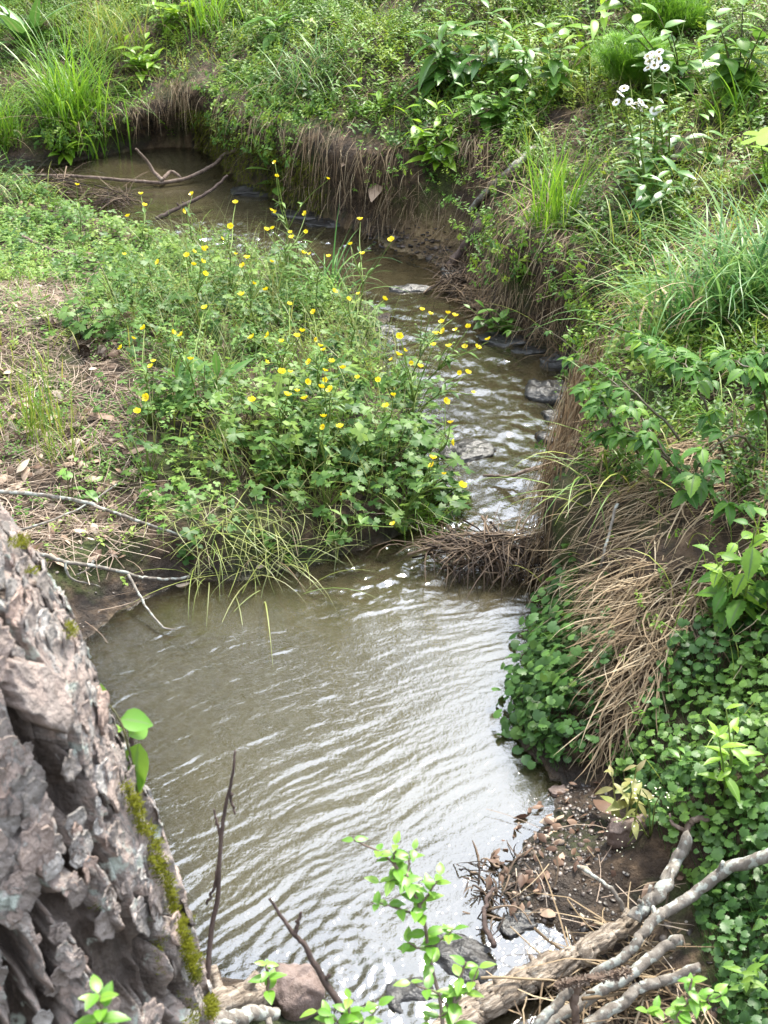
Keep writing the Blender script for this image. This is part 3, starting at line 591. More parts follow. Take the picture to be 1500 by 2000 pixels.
def thatch(P, dens, L, wid=.0026, lift=(-5, 25), clump=1., seed=0, yj=.95, sat=(.55, .28), dz=(.0, .03)):
    x, y, z = sample(P, dens, .02, clump, 5, seed); n = len(x); dx, dy = down(x, y)
    blades(b, np.c_[x, y, z + U(*dz, n)], np.arctan2(dy, dx) + rng.normal(0, yj, n), U(*L, n), U(.6, 1.4, n) * wid, R_(U(*lift, n)), R_(U(-60, -15, n)), 1, 4, np.clip(rng.normal(*sat, n), 0, 1), rng.normal(0, .9, n))
thatch(THA, 15000, (.05, .18), seed=61, clump=.6, dz=(0,.025), lift=(-25, 5)); thatch(RMID, 1100, (.05, .16), seed=62, lift=(-25, 5)); thatch([(1165,1130),(1440,1110),(1310,1290),(1255,1440),(1170,1500),(1172,1380)], 21000, (.04, .15), seed=63, clump=.7, dz=(.0, .055), lift=(-45, -5))
thatch(RUP, 2300, (.05, .18), .0024, seed=64, clump=1.5, yj=1.); thatch(FARM, 1700, (.05, .18), .0026, seed=65, clump=1.8); thatch(FARL, 1500, (.05, .16), .0026, seed=66, clump=1.8, yj=1.2)
thatch([(1000,330),(1140,470),(1260,600),(1250,760),(1130,640),(1020,480)], 3200, (.06, .18), seed=67, lift=(-30, 5))
thatch([(370,120),(560,190),(660,340),(560,350),(420,270),(250,250),(200,220)], 2600, (.05, .16), .0024, seed=70, lift=(-30, 5), clump=.6); thatch(NEARB, 900, (.06, .2), seed=68, yj=1.5); thatch(GRAV, 60, (.04, .12), seed=69, yj=2)
for q in pts[(v > 290) & (v < 500) & (u > 380) & (u < 880)]:
    n = 14; dx, dy = down(q[0], q[1]); a = U(0, .1, n)
    x = q[0] - dx * a; y = q[1] - dy * a; blades(b, np.c_[x, y, U(.02, .22, n)], U(0, 6.28, n), U(.04, .14, n), .0025, R_(U(-60, 20, n)), R_(U(-95, -40, n)), 1, 4, U(0, .4, n), rng.normal(0, 1, n))
# dark tangled debris along the wet foot of the right bank
for q in pts[(v > 480) & (v < 720) & (u > 830)]:
    n = 16; dx, dy = down(q[0], q[1])
    x = q[0] - dx * U(-.02, .1, n); y = q[1] - dy * U(-.02, .1, n); blades(b, np.c_[x, y, gz(x, y).clip(0) + U(.0, .05, n)], U(0, 6.28, n), U(.05, .18, n), .0035, R_(U(-20, 50, n)), R_(U(-60, 20, n)), 1, 4, U(0, .35, n), rng.normal(0, 1, n))
stuff(b, 'dead_grass', 'thatch', 'brown dead grass hanging over and matted on the right bank')
# pine needles and leaf litter of the left bank
b = MB()
for P, dn, s in ((LITT, 6500, 71), (LBAR, 900, 72), (DIRT, 500, 73), (BUTT, 700, 74), (TRAIL, 500, 75), (NEARB, 900, 76), (GRAV, 300, 77)):
    x, y, z = sample(P, dn, .01, .8, 6, s); n = len(x)
    blades(b, np.c_[x, y, z + U(.002, .014, n)], U(0, 6.28, n), U(.05, .15, n), U(.0012, .002, n), R_(U(-6, 12, n)), R_(U(-20, 4, n)), 1, 3, None, rng.normal(0, .5, n), 0)
stuff(b, 'pine_needles', 'needle', 'reddish brown pine needles strewn over the left bank')
b = MB()
for P, dn, s, sz in ((LITT, 900, 81, (.02, .055)), (LBAR, 130, 82, (.02, .05)), (DIRT, 90, 83, (.015, .035)), (NEARB, 700, 84, (.02, .05)), (RUP, 45, 86, (.02, .05)), (FARL, 30, 87, (.02, .05)), (THA, 40, 88, (.02, .04))):
    x, y, z = sample(P, dn, .01, .9, 6, s); n = len(x)
    lf = leaf(4, .5, 'ovate', -.5, .5)
    b.stamp(lf, np.c_[x, y, z + U(.004, .016, n)], ori(U(0, 6.28, n), rng.normal(0, .3, n), rng.normal(0, .5, n)), U(*sz, n), U(0, 1, n))
x, y, z = sample(GRAV, 2600, -.05, .5, 9, 85); n = len(x)
b.stamp(lf, np.c_[x, y, np.maximum(z, 0) + U(.003, .014, n)], ori(U(0, 6.28, n), rng.normal(0, .35, n), rng.normal(0, .6, n)), U(.008, .03, n), U(0, 1, n) ** 2.5 * .8)
stuff(b, 'leaf_litter', 'litter', 'tan and brown dead leaf fragments littering the banks')
# trailing pale grass that leans into the pool, short meadow grass
b = MB()
x, y, z = sample(TRAIL, 2600, .0, .7, 6, 91); n = len(x); dx, dy = down(x, y)
blades(b, np.c_[x, y, z + U(0, .03, n)], np.arctan2(dy, dx) + rng.normal(0, .8, n), U(.05, .19, n), U(.0012, .0022, n), R_(U(5, 50, n)), R_(U(-50, -8, n)), .8, 6, None, rng.normal(0, .8, n))
x, y, z = sample(BUTT, 2200, .01, .9, 6, 93); n = len(x)
blades(b, np.c_[x, y, z], U(0, 6.28, n), U(.1, .3, n), U(.0013, .0024, n), R_(U(50, 88, n)), R_(U(-10, 70, n)), 1.2, 5, None, rng.normal(0, .4, n))
stuff(b, 'trailing_grass', 'pale', 'pale yellow green grass stems lying over the pool edge')
b = MB()
for P, dn, L, s in ((BUTT, 420, (.08, .26), 92), (LBAR, 80, (.05, .12), 93), (LITT, 700, (.04, .14), 94), (FARL, 1300, (.06, .22), 95), (FARM, 1200, (.05, .18), 96), (RUP, 1200, (.06, .22), 97), (RMID, 700, (.06, .2), 98), (THA, 380, (.06, .2), 99), (IVY2, 160, (.06, .16), 90)):
    x, y, z = sample(P, dn, .02, 1.6, 6, s); n = len(x)
    blades(b, np.c_[x, y, z], U(0, 6.28, n), U(*L, n), U(.002, .004, n), R_(U(55, 90, n)), R_(U(-20, 60, n)), 1.4, 5, rndc(x, y, s), rng.normal(0, .3, n))
stuff(b, 'meadow_grass', 'meadow', 'short green grass blades growing among the bank plants')
# gravel
def stone(seed, n=9, m=6, flat=.5):
    a = np.linspace(0, 2 * np.pi, n, endpoint=False); V = []
    for i in range(m + 1):
        ph = -np.pi / 2 + np.pi * i / m
        for x in a:
            d = np.array([math.cos(ph) * math.cos(x), math.cos(ph) * math.sin(x), math.sin(ph)])
            r = .5 * (.7 + .6 * fbm(np.array([d[0] * 1.3 + d[2] + seed]), np.array([d[1] * 1.3 + seed * 3]), 5, 2)[0]); p = d * r; p[2] = np.clip(p[2] * flat, -.2 * flat - .05, .28 * flat + .05); V.append(p)
    i = np.arange(m)[:, None] * n; j = np.arange(n)[None]
    F = np.stack([i + j, i + (j + 1) % n, i + n + (j + 1) % n, i + n + j], -1).reshape(-1, 4); bb = MB(); bb.add(V, F); return bb.proto()
ST = [stone(i * 3.1, flat=f) for i, f in enumerate((.25, .35, .5, .2, .4))]
m, t = mat('gravel_stone'); M['gravel'] = m
r = ramp(t, [(0, (.014, .010, .008)), (.4, (.034, .023, .017)), (.7, (.066, .045, .034)), (.9, (.13, .10, .08)), (1, (.27, .24, .21))], attr(t, 'rnd'))
bs = nn(t, 'ShaderNodeBsdfPrincipled'); bs.inputs['Roughness'].default_value = .42; t.links.new(r.outputs[0], bs.inputs['Base Color']); o = nn(t, 'ShaderNodeOutputMaterial'); t.links.new(bs.outputs[0], o.inputs[0])
b = MB()
for P, dn, sz, s in ((GRAV, 22000, (.003, .013), 1), (NEARB, 900, (.006, .02), 2), (DIRT, 2500, (.004, .012), 3), ([(700,430),(900,440),(900,540),(720,500)], 6000, (.008, .03), 4)):
    x, y, z = sample(P, dn, -.06, .3, 9, s); n = len(x); k = rng.integers(0, 5, n); S = sz[0] + (sz[1] - sz[0]) * U(0, 1, n) ** 2.2
    for i in range(5):
        q = k == i; b.stamp(ST[i], np.c_[x[q], y[q], z[q] + S[q] * .02], ori(U(0, 6.28, q.sum()), rng.normal(0, .25, q.sum()), rng.normal(0, .25, q.sum())), S[q], U(0, 1, q.sum()) ** 1.3)
stuff(b, 'gravel', 'gravel', 'wet brown gravel bar beside the pool below the right bank')
# moss on the bank faces and ground
b = MB()
def mossy(P, dens, seed, dz=0.):
    x, y, z = sample(P, dens, .0, 2.2, 8, seed); n = len(x)
    blades(b, np.c_[x, y, z + dz], U(0, 6.28, n), U(.006, .016, n), .003, R_(U(30, 90, n)), R_(U(0, 60, n)), 1, 2, rndc(x, y, seed))
mossy([(0,1010),(60,1010),(70,1060),(0,1070)], 9000, 401); mossy(LITT, 700, 402); mossy(RUP, 600, 403); mossy([(1000,420),(1250,460),(1250,700),(1120,640)], 2600, 404); mossy(FARL, 700, 405); mossy(BUTT, 1200, 406)
stuff(b, 'ground_moss', 'moss', 'yellow green moss cushions on the bare bank soil')
b = MB()
for q in pts[(v > 285) & (v < 430) & (u > 395) & (u < 640)]:
    n = 110; dx, dy = down(q[0], q[1]); ww, ov = q[5], q[7]; f = U(.03, 1, n); a = ww * f - ov * f ** 1.5 - .012; x = q[0] - dx * a + U(-.03, .03, n); y = q[1] - dy * a + U(-.03, .03, n)
    blades(b, np.c_[x, y, .01 + f * .22], math.atan2(dy, dx) + U(-1, 1, n), U(.008, .03, n), .004, R_(U(-50, 40, n)), R_(U(-80, -20, n)), 1, 2, None)
stuff(b, 'bank_moss', 'mossdark', 'dark olive moss on the shaded rocky bank above the far pool')
# ------------------------------------------------------------------ things
def aty(u, v, y): d = rdir(u, v); return CAM + d * (y / d[1])
def wpts(L): return [Wp(*p) for p in L]
def stick(name, label, cat, paths, r0, r1, mt, wob=.004, rough=.2, n=9, group=None, af=2.2, seg=None):
    """a fallen branch: first path is the stem, the others its side twigs; one mesh"""
    b = MB(); P0 = None
    for k, p in enumerate(paths):
        pts_ = [np.asarray(q, float) if len(q) == 3 and isinstance(q, np.ndarray) else Wp(*q) for q in p]
        a, c = (r0, r1) if k == 0 else (r1 * 1.0 + (r0 - r1) * .15, r1 * .5)
        P = tube(b, pts_, a, c, n, seg or max(14, len(pts_) * 9), wob if k == 0 else wob * .6, rough, af=af)
        if k == 0: P0 = P
        if k == 0 and r0 > .0085:      # snapped side stubs and knots
            for f in U(.15, .85, 3):
                q = P[int(f * (len(P) - 1))]; d = rng.normal(0, 1, 3); d[2] = abs(d[2]); d /= np.linalg.norm(d); tube(b, [q, q + d * r0 * U(1.6, 3.2)], r0 * .5, r0 * .3, 7, 4, 0, .3)
    o = b.build(name, mt, origin=P0[0]); return tag(o, label, cat, group)
# ---- far tall trees whose crowns the pool mirrors
def tall_tree(x, y, h, rad, label, z=.8, nl=3600):
    th = thing('broadleaf_tree', label, 'tree', (x, y, z), 'tall trees behind the creek')
    b = MB(); P = tube(b, [(x, y, z - .3), (x + U(-.3, .3), y, z + h * .4), (x + U(-.5, .5), y, z + h * .92)], .2 + h * .008, .04, 10, 16, .06, .1)
    for k in range(9):
        f = .3 + .6 * k / 9; q = P[int(f * (len(P) - 1))]; a = U(0, 6.28); l = rad * U(.5, .9)
        tube(b, [q, q + [math.cos(a) * l * .5, math.sin(a) * l * .5, l * .25], q + [math.cos(a) * l, math.sin(a) * l, l * .6]], .06, .015, 6, 8, .04)
    part(b, 'trunk', 'fartrunk', th)
    b = MB(); nc = 34; c = []
    for k in range(nc):
        f = U(.12, 1); a = U(0, 6.28); rr = rad * math.sqrt(U(.05, 1)) * math.sin(math.pi * min(1, f * .8 + .18)) ** .6
        c.append((x + math.cos(a) * rr, y + math.sin(a) * rr, z + h * f))
    c = np.array(c); k = rng.integers(0, nc, nl); d = rng.normal(0, 1, (nl, 3)); d /= np.linalg.norm(d, axis=1)[:, None]
    T = c[k] + d * (rad * .36 * U(.3, 1, nl) ** .5)[:, None] * [1, 1, .75]
    b.stamp(LF['mini'], T, ori(U(0, 6.28, nl), U(-1, .6, nl), U(-1, 1, nl)), U(.28, .5, nl), U(0, 1, nl))
    part(b, 'crown', 'farleaf', th)
for a in TREES: tall_tree(*a)
# ---- leaning pine trunk at the near left
SIL = [(437,2120), (404,2000), (370,1890), (305,1700), (222,1545), (144,1330), (48,1190), (-60,1050), (-155,920)]
YC = .95
sx = np.array([aty(u, v, YC) for u, v in SIL])[::1]; o_ = np.argsort(sx[:, 2]); sz_, sxx = sx[o_, 2], sx[o_, 0]
def tr_r(z): return .19 + .07 * np.exp(-np.maximum(0, z - .15) / .35) - .012 * np.maximum(0, z - 1.2)
def tr_x(z):
    s = np.interp(z, sz_, sxx); lo = z < sz_[0]; hi = z > sz_[-1]
    s = np.where(lo, sxx[0] + (sz_[0] - z) * .22, s); s = np.where(hi, sxx[-1] - (z - sz_[-1]) * .2, s); return s - tr_r(z)
TZS = np.concatenate([np.arange(-.1, .35, .012), np.arange(.35, 1.4, .0023), np.arange(1.4, 2.2, .02), np.linspace(2.25, 6.5, 40)])
NT = 560
def bark(uu, vv):
    """ridged pine bark: long furrows running up the trunk, torn layers on the ridges"""
    wx = (fbm(uu * 7, vv * 4, 501, 5, .6) - .5) * .16
    f = np.abs(fbm((uu + wx * .55) * 12, vv * 1.9, 551, 4, .5) - .5) * 2; f2 = np.abs(fbm((uu + wx) * 9 + 40, vv * 8, 553, 4, .55) - .5) * 2
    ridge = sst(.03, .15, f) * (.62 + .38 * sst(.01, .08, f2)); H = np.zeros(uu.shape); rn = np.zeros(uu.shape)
    for k, (fu, fv, amp, nl) in enumerate([(9, 5, .013, 6), (28, 19, .007, 6), (70, 50, .0035, 5)]):
        t = fbm((uu + wx * .4) * fu + rn * 3, vv * fv, 521 + k * 7, 4, .6) * nl * 1.7; fl = np.floor(t); fr = t - fl
        H += amp * ((fl + fr * .2 + .8 * sst(.84, .98, fr)) / (nl * 1.7) - .5); rn = rn + _h(fl.astype(np.int64), (rn * 50).astype(np.int64), 5 + k) * (.5, .3, .2)[k]
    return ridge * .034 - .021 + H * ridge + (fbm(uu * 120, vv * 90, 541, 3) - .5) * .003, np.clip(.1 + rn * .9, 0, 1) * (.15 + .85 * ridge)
def tr_surf(th_, z, off=0.):
    h, c = bark(th_ * .24, z); r = tr_r(z) + h - .012 + off
    return np.stack([tr_x(z) + np.cos(th_) * r, YC + np.sin(th_) * r + (z - .5) * .03, z], -1), c
tha = np.concatenate([np.linspace(-np.pi, -2.7, 12, endpoint=False), np.linspace(-2.7, .7, 440, endpoint=False), np.linspace(.7, np.pi, 48, endpoint=False)]); NT = len(tha); TT, ZZ = np.meshgrid(tha, TZS)
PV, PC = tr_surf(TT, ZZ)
m, t = mat('pine_bark'); M['bark'] = m
tc = nn(t, 'ShaderNodeTexCoord')
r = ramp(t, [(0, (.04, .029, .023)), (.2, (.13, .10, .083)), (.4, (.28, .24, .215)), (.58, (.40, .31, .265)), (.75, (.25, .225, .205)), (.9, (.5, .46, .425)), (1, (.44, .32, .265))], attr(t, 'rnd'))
mr = nn(t, 'ShaderNodeMapRange'); mr.inputs[3].default_value = .45; mr.inputs[4].default_value = 1.5; t.links.new(noise(t, 55, 6), mr.inputs[0])
mu = nn(t, 'ShaderNodeMixRGB', blend_type='MULTIPLY'); mu.inputs[0].default_value = 1; t.links.new(r.outputs[0], mu.inputs[1]); t.links.new(mr.outputs[0], mu.inputs[2])
lich = ramp(t, [(.6, (0, 0, 0)), (.66, (1, 1, 1))], noise(t, 23, 5)); li = nn(t, 'ShaderNodeMixRGB'); li.inputs[2].default_value = (.46, .5, .44, 1); t.links.new(lich.outputs[0], li.inputs[0]); t.links.new(mu.outputs[0], li.inputs[1])
bs = nn(t, 'ShaderNodeBsdfPrincipled'); bs.inputs['Roughness'].default_value = .8; t.links.new(li.outputs[0], bs.inputs['Base Color'])
bp = nn(t, 'ShaderNodeBump'); bp.inputs['Distance'].default_value = .012; t.links.new(noise(t, 95, 8), bp.inputs['Height']); t.links.new(bp.outputs[0], bs.inputs['Normal'])
o = nn(t, 'ShaderNodeOutputMaterial'); t.links.new(bs.outputs[0], o.inputs[0])
tree = thing('pine_tree', 'large pine with thick flaky grey and pink bark leaning beside the pool', 'tree', (-.45, YC, .15))
b = MB(); ny = len(TZS); i = np.arange(ny - 1)[:, None] * NT; j = np.arange(NT)[None]
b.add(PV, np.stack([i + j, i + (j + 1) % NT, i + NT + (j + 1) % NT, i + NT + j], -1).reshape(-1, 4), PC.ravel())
# torn scales lying on the ridges
def scale_proto(s):
    n = 26; a = np.linspace(0, 2 * np.pi, n, endpoint=False); rad = .5 * (.45 + 1.1 * fbm(np.cos(a) * 1.6 + s * 7, np.sin(a) * 1.6 + s * 3, 5, 5, .65)); V = [[0, 0, .02]]
    for f, z in ((.5, .03), (.85, .0), (1, .05), (1.0, -.06)): V += [[math.cos(x) * r_ * f, math.sin(x) * r_ * f * 1.25, z + .07 * f * f * math.cos(2 * x + s) + .03 * math.sin(5 * x + s) * f] for x, r_ in zip(a, rad)]
    i = np.arange(n); j = (i + 1) % n; F4 = np.concatenate([np.c_[1 + k * n + i, 1 + k * n + n + i, 1 + k * n + n + j, 1 + k * n + j] for k in range(3)]); bb = MB(); bb.add(V, [np.c_[0 * i, 1 + i, 1 + j], F4]); return bb.proto()
SP = [scale_proto(k * 1.7) for k in range(9)]
hh_, _c = bark(TT * .24, ZZ); rg = np.random.default_rng(5)
cand = np.argwhere((TT > -2.7) & (TT < .6) & (ZZ > .38) & (ZZ < 1.35) & (hh_ > .002)); cand = cand[rg.permutation(len(cand))[:1700]]
for q, (iy, ix) in enumerate(cand):
    th0, z0 = TT[iy, ix], ZZ[iy, ix]; nrm = np.array([math.cos(th0), math.sin(th0), .12]); nrm /= np.linalg.norm(nrm); tz = np.array([-.18, .03, 1.]); tz -= nrm * (tz @ nrm); tz /= np.linalg.norm(tz); tx = np.cross(tz, nrm)
    tl = Rx(rg.normal(.0, .03)) @ Ry(rg.normal(0, .03)) @ Rz(rg.normal(0, .5)); Rm = np.stack([tx, tz, nrm], 1) @ tl
    b.stamp(SP[q % 9], [PV[iy, ix] + nrm * rg.uniform(-.0012, .0012)], Rm[None], (rg.uniform(.008, .021) if q % 6 else rg.uniform(.022, .036)), [np.clip(rg.normal(.66, .22), 0, 1)])
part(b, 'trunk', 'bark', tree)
pu, pv_, pd = proj(PV)
def on_trunk(u, v):
    d = (pu - u) ** 2 + (pv_ - v) ** 2; c = d < 100
    k = np.argmin(np.where(c, pd, 9)); return TT.ravel()[k], ZZ.ravel()[k]
def plate(u, v, wu, hv, rot, colr, lab):
    th0, z0 = on_trunk(u, v); rows, n = 9, 64; a = np.linspace(0, 2 * np.pi, n, endpoint=False); V = []; rr = []
    irr = .62 + .8 * (fbm(np.cos(a) * 1.9 + u, np.sin(a) * 1.9 + v, 601, 5, .65) - .2); r2 = []
    for q in range(rows + 1):
        f = min(1, q / (rows - 1)); lx = np.cos(a) * irr * wu * f; ly = np.sin(a) * irr * hv * f
        tx = lx * math.cos(rot) - ly * math.sin(rot); ty = lx * math.sin(rot) + ly * math.cos(rot)
        # follow the mean surface, not every crack
        th_ = th0 + tx / .24; z_ = z0 + ty; R = tr_r(z_) + .006
        lay = np.floor(fbm(tx * 26 + u, ty * 20 + v, 611, 3) * 7) / 7 * .009
        if q == rows: R = tr_r(z_) - .02; lay = 0
        R = R + lay + (fbm(tx * 90, ty * 90, 613, 2) - .5) * .002
        V.append(np.stack([tr_x(z_) + np.cos(th_) * R, YC + np.sin(th_) * R + (z_ - .5) * .03, z_], -1)); r2.append(np.clip(colr + (lay * 40 - .15) + 0 * a, 0, 1))
    i = np.arange(rows)[:, None] * n; j = np.arange(n)[None]
    b = MB(); b.add(np.concatenate(V), np.stack([i + j, i + (j + 1) % n, i + n + (j + 1) % n, i + n + j], -1).reshape(-1, 4)[:, ::-1], np.concatenate(r2))
    o = part(b, 'bark_plate', 'bark', tree)
    if lab: o['label'] = lab
for a in [(85,1345,.03,.052,.5,.60,'pink bark plate with small dark holes')]: plate(*a)
b = MB(); F = (pu > -80) & (pu < 470) & (pv_ > 1000) & (pv_ < 2080) & (np.sin(TT) < .3)
mk = np.zeros(pu.shape); 
strip = spline(np.array([(232,1545,0),(268,1620,0),(300,1700,0),(340,1790,0),(362,1860,0),(352,1930,0),(350,2010,0)]), 40)
for k, (u, v, _) in enumerate(strip): w_ = 7 + 20 * k / 40; mk = np.maximum(mk, np.exp(-((pu - u) / w_) ** 2 - ((pv_ - v) / 26) ** 2))
for (u, v, a_, b_) in [(300,1860,14,60),(180,1765,22,10),(50,1115,18,12),(20,1060,22,14),(120,1235,8,22),(395,1960,10,50)]: mk = np.maximum(mk, np.exp(-((pu - u) / a_) ** 2 - ((pv_ - v) / b_) ** 2))
ky = np.argwhere(F & (mk * (fbm(pu / 8, pv_ / 20, 621, 4) * 2 - .35) > .46)); ky = ky[rng.permutation(len(ky))]
ii = np.repeat(np.arange(len(ky)), 3)[:26000]; q = ky[ii]; P = PV[q[:, 0], q[:, 1]]; ta = TT[q[:, 0], q[:, 1]]
blades(b, P + np.c_[np.cos(ta), np.sin(ta), 0 * ta] * U(.003, .012, len(P))[:, None] + rng.normal(0, .0012, P.shape), ta + rng.normal(0, .8, len(P)), U(.002, .006, len(P)), .0013, R_(U(-10, 60, len(P))), R_(U(0, 80, len(P))), 1, 2, rndc(P[:, 0], P[:, 2], 9, 30))
tag(part(b, 'moss', 'moss', tree), 'bright yellow green moss in the bark furrows', kind='stuff')
# vine leaves showing past the trunk
th = thing('trunk_vine', 'bright green vine leaves growing behind the right edge of the pine trunk', 'vine', atd(200, 1560, 1.36))
b = MB(); tube(b, [atd(272,1560,1.37), atd(256,1475,1.37), atd(228,1400,1.38), atd(190,1330,1.38)], .0014, .001, 5, 14, .003); part(b, 'stem', 'redstem', th)
for u, v, s, yw, pt, rl in [(197,1335,.036,2.9,-.9,.2),(236,1404,.034,-1.6,-.1,.5),(252,1438,.034,-.6,.1,.9),(272,1452,.05,2.9,-.8,.3),(240,1425,.03,1.9,.3,.2),(268,1490,.034,3.0,-.8,.2)]:
    b = MB(); b.stamp(leaf(6, .75, 'ovate', .2, .3), [atd(u, v, 1.37)], ori(np.array([yw]), np.array([pt]), np.array([rl])), s, [U(.3, .9)]); part(b, 'leaf', 'privet', th)
# ---- flowering buttercups
FL = [(150,362),(275,380),(282,402),(250,423),(375,380),(357,413),(460,397),(450,443),(433,467),(395,488),(378,492),(365,500),(402,485),(460,497),(475,520),(482,505),(310,513),(243,498),(395,512),(378,518),(400,536),(495,555),(520,567),(472,577),(400,603),(565,595),(540,345),(537,318),(640,350),(530,412),(538,416),(597,418),(520,450),(533,447),(567,455),(570,465),(597,453),(703,430),(685,478),(708,497),(592,495),(605,497),(642,502),(530,512),(652,570),(680,585),(700,575),(750,585),(613,610),(282,642),(260,662),(237,680),(337,650),(355,655),(372,703),(300,707),(295,717),(287,777),(268,805),(493,660),(525,655),(550,668),(580,658),(590,648),(625,677),(632,685),(615,663),(605,708),(648,707),(520,708),(550,728),(567,728),(634,725),(635,742),(670,720),(600,747),(628,758),(646,762),(560,773),(580,765),(595,780),(698,738),(738,743),(492,783),(632,815),(632,835),(664,835),(765,470),
 (824,606),(840,614),(875,613),(888,618),(863,630),(867,648),(890,646),(915,639),(851,653),(847,675),(877,678),(908,679),(932,680),(954,664),(780,658),(777,694),(765,703),(803,709),(820,717),(790,685),(913,729),(898,729),(925,768),(870,785),(768,773),(754,795),(880,827),(845,897),(845,910),(820,925),(867,927),(902,950),(881,864),(768,1025),(669,972)]
CE = [((150,362),'single buttercup flower on a thin stalk left of the tangled stream debris'),((270,402),'slender buttercup with three flowers in front of the far stream debris'),((366,397),'forked buttercup beside the dark stick that stands in the far stream'),((448,430),'tall thin buttercup against the far stream, right of the dark stick'),
 ((540,380),'tallest buttercup, reaching up across the water toward the mossy bank'),((560,450),'buttercup stalks with a dense knot of flowers beside the far riffle'),((670,460),'buttercup with long open branches in front of the hanging straw'),((390,500),'cluster of small yellow buttercups at the upper edge of the patch'),((470,530),'buttercup near the upper edge with its flowers close to the grass tuft'),
 ((270,510),'sparse buttercup at the left end of the upper patch'),((610,500),'buttercup growing at the foot of the tall streamside grass tuft'),((700,580),'buttercups at the water edge left of the narrow channel'),((270,670),'small buttercup on the bare litter by the pine cones'),((350,670),'buttercup standing behind the upright dock leaf'),((285,780),'lowest left buttercup, two flowers on the leaf litter'),
 ((550,670),'buttercup in the middle of the patch with a ring of flowers'),((620,690),'dense buttercup in the middle of the patch leaning to the stream'),((550,750),'buttercup at the front of the patch with its large open flower'),((640,760),'front buttercup over dark shaded leaves'),((630,825),'low buttercup with three flowers under the front leaves'),
 ((840,625),'tall buttercup leaning right over the narrow channel, its flowers highest over the water'),((910,665),'widest reaching buttercup, spreading far out over the channel'),((800,690),'bushy buttercup at the stream edge behind the dark clump'),((900,745),'buttercup branch hanging over the golden shallow water'),((765,785),'buttercup above the dark stem of the overhanging clump'),((870,830),'two small buttercups low over the white riffle'),((850,920),'low buttercup at the corner of the bank beside the riffle'),((715,1000),'last buttercup flowers at the pool edge by the trailing grass')]
def flower_mesh():
    b = MB(); a = np.arange(5) * 2 * np.pi / 5
    b.stamp(LF['petal'], np.c_[np.sin(-a) * -.0, a * 0, a * 0], ori(a, np.full(5, .4)), .0108, np.array([.2, .5, .8, .4, .6]))
    v = []; 
    for i in range(26):
        q = i * 2.4; rr = .0042 * math.sqrt(i / 26); v.append((rr * math.cos(q), rr * math.sin(q), .002))
    blades(b, np.array(v), U(0, 6.28, 26), .003, .0012, R_(U(50, 90, 26)), R_(60.), 1, 1); b.mi[-1][:] = 1
    return b.build('flower', ['petal', 'anther'], link=False).data
FME = flower_mesh(); bpy.data.objects.remove(bpy.data.objects['flower'])
cen = np.array([c[0] for c in CE], float); groups = {}
for f in FL:
    k = int(np.argmin(((cen - np.array(f)) ** 2 * [1, 1.2]).sum(1))); groups.setdefault(k, []).append(f)
def foot(u, v, hs):
    d = rdir(u, v); t_ = np.arange(1.5, 9, .01); P = CAM + d * t_[:, None]; hh = P[:, 2] - np.maximum(gz(P[:, 0], P[:, 1]), 0); dl = samp(HD, P[:, 0], P[:, 1]); sd_ = samp(HS, P[:, 0], P[:, 1])
    ok = (dl > .015) & (sd_ > .5) & (hh > .03)
    if not ok.any(): ok = (hh > .1) & (hh < .4)
    k = np.argmin(np.where(ok, np.abs(hh - hs), 9)); return P[k], hh[k]
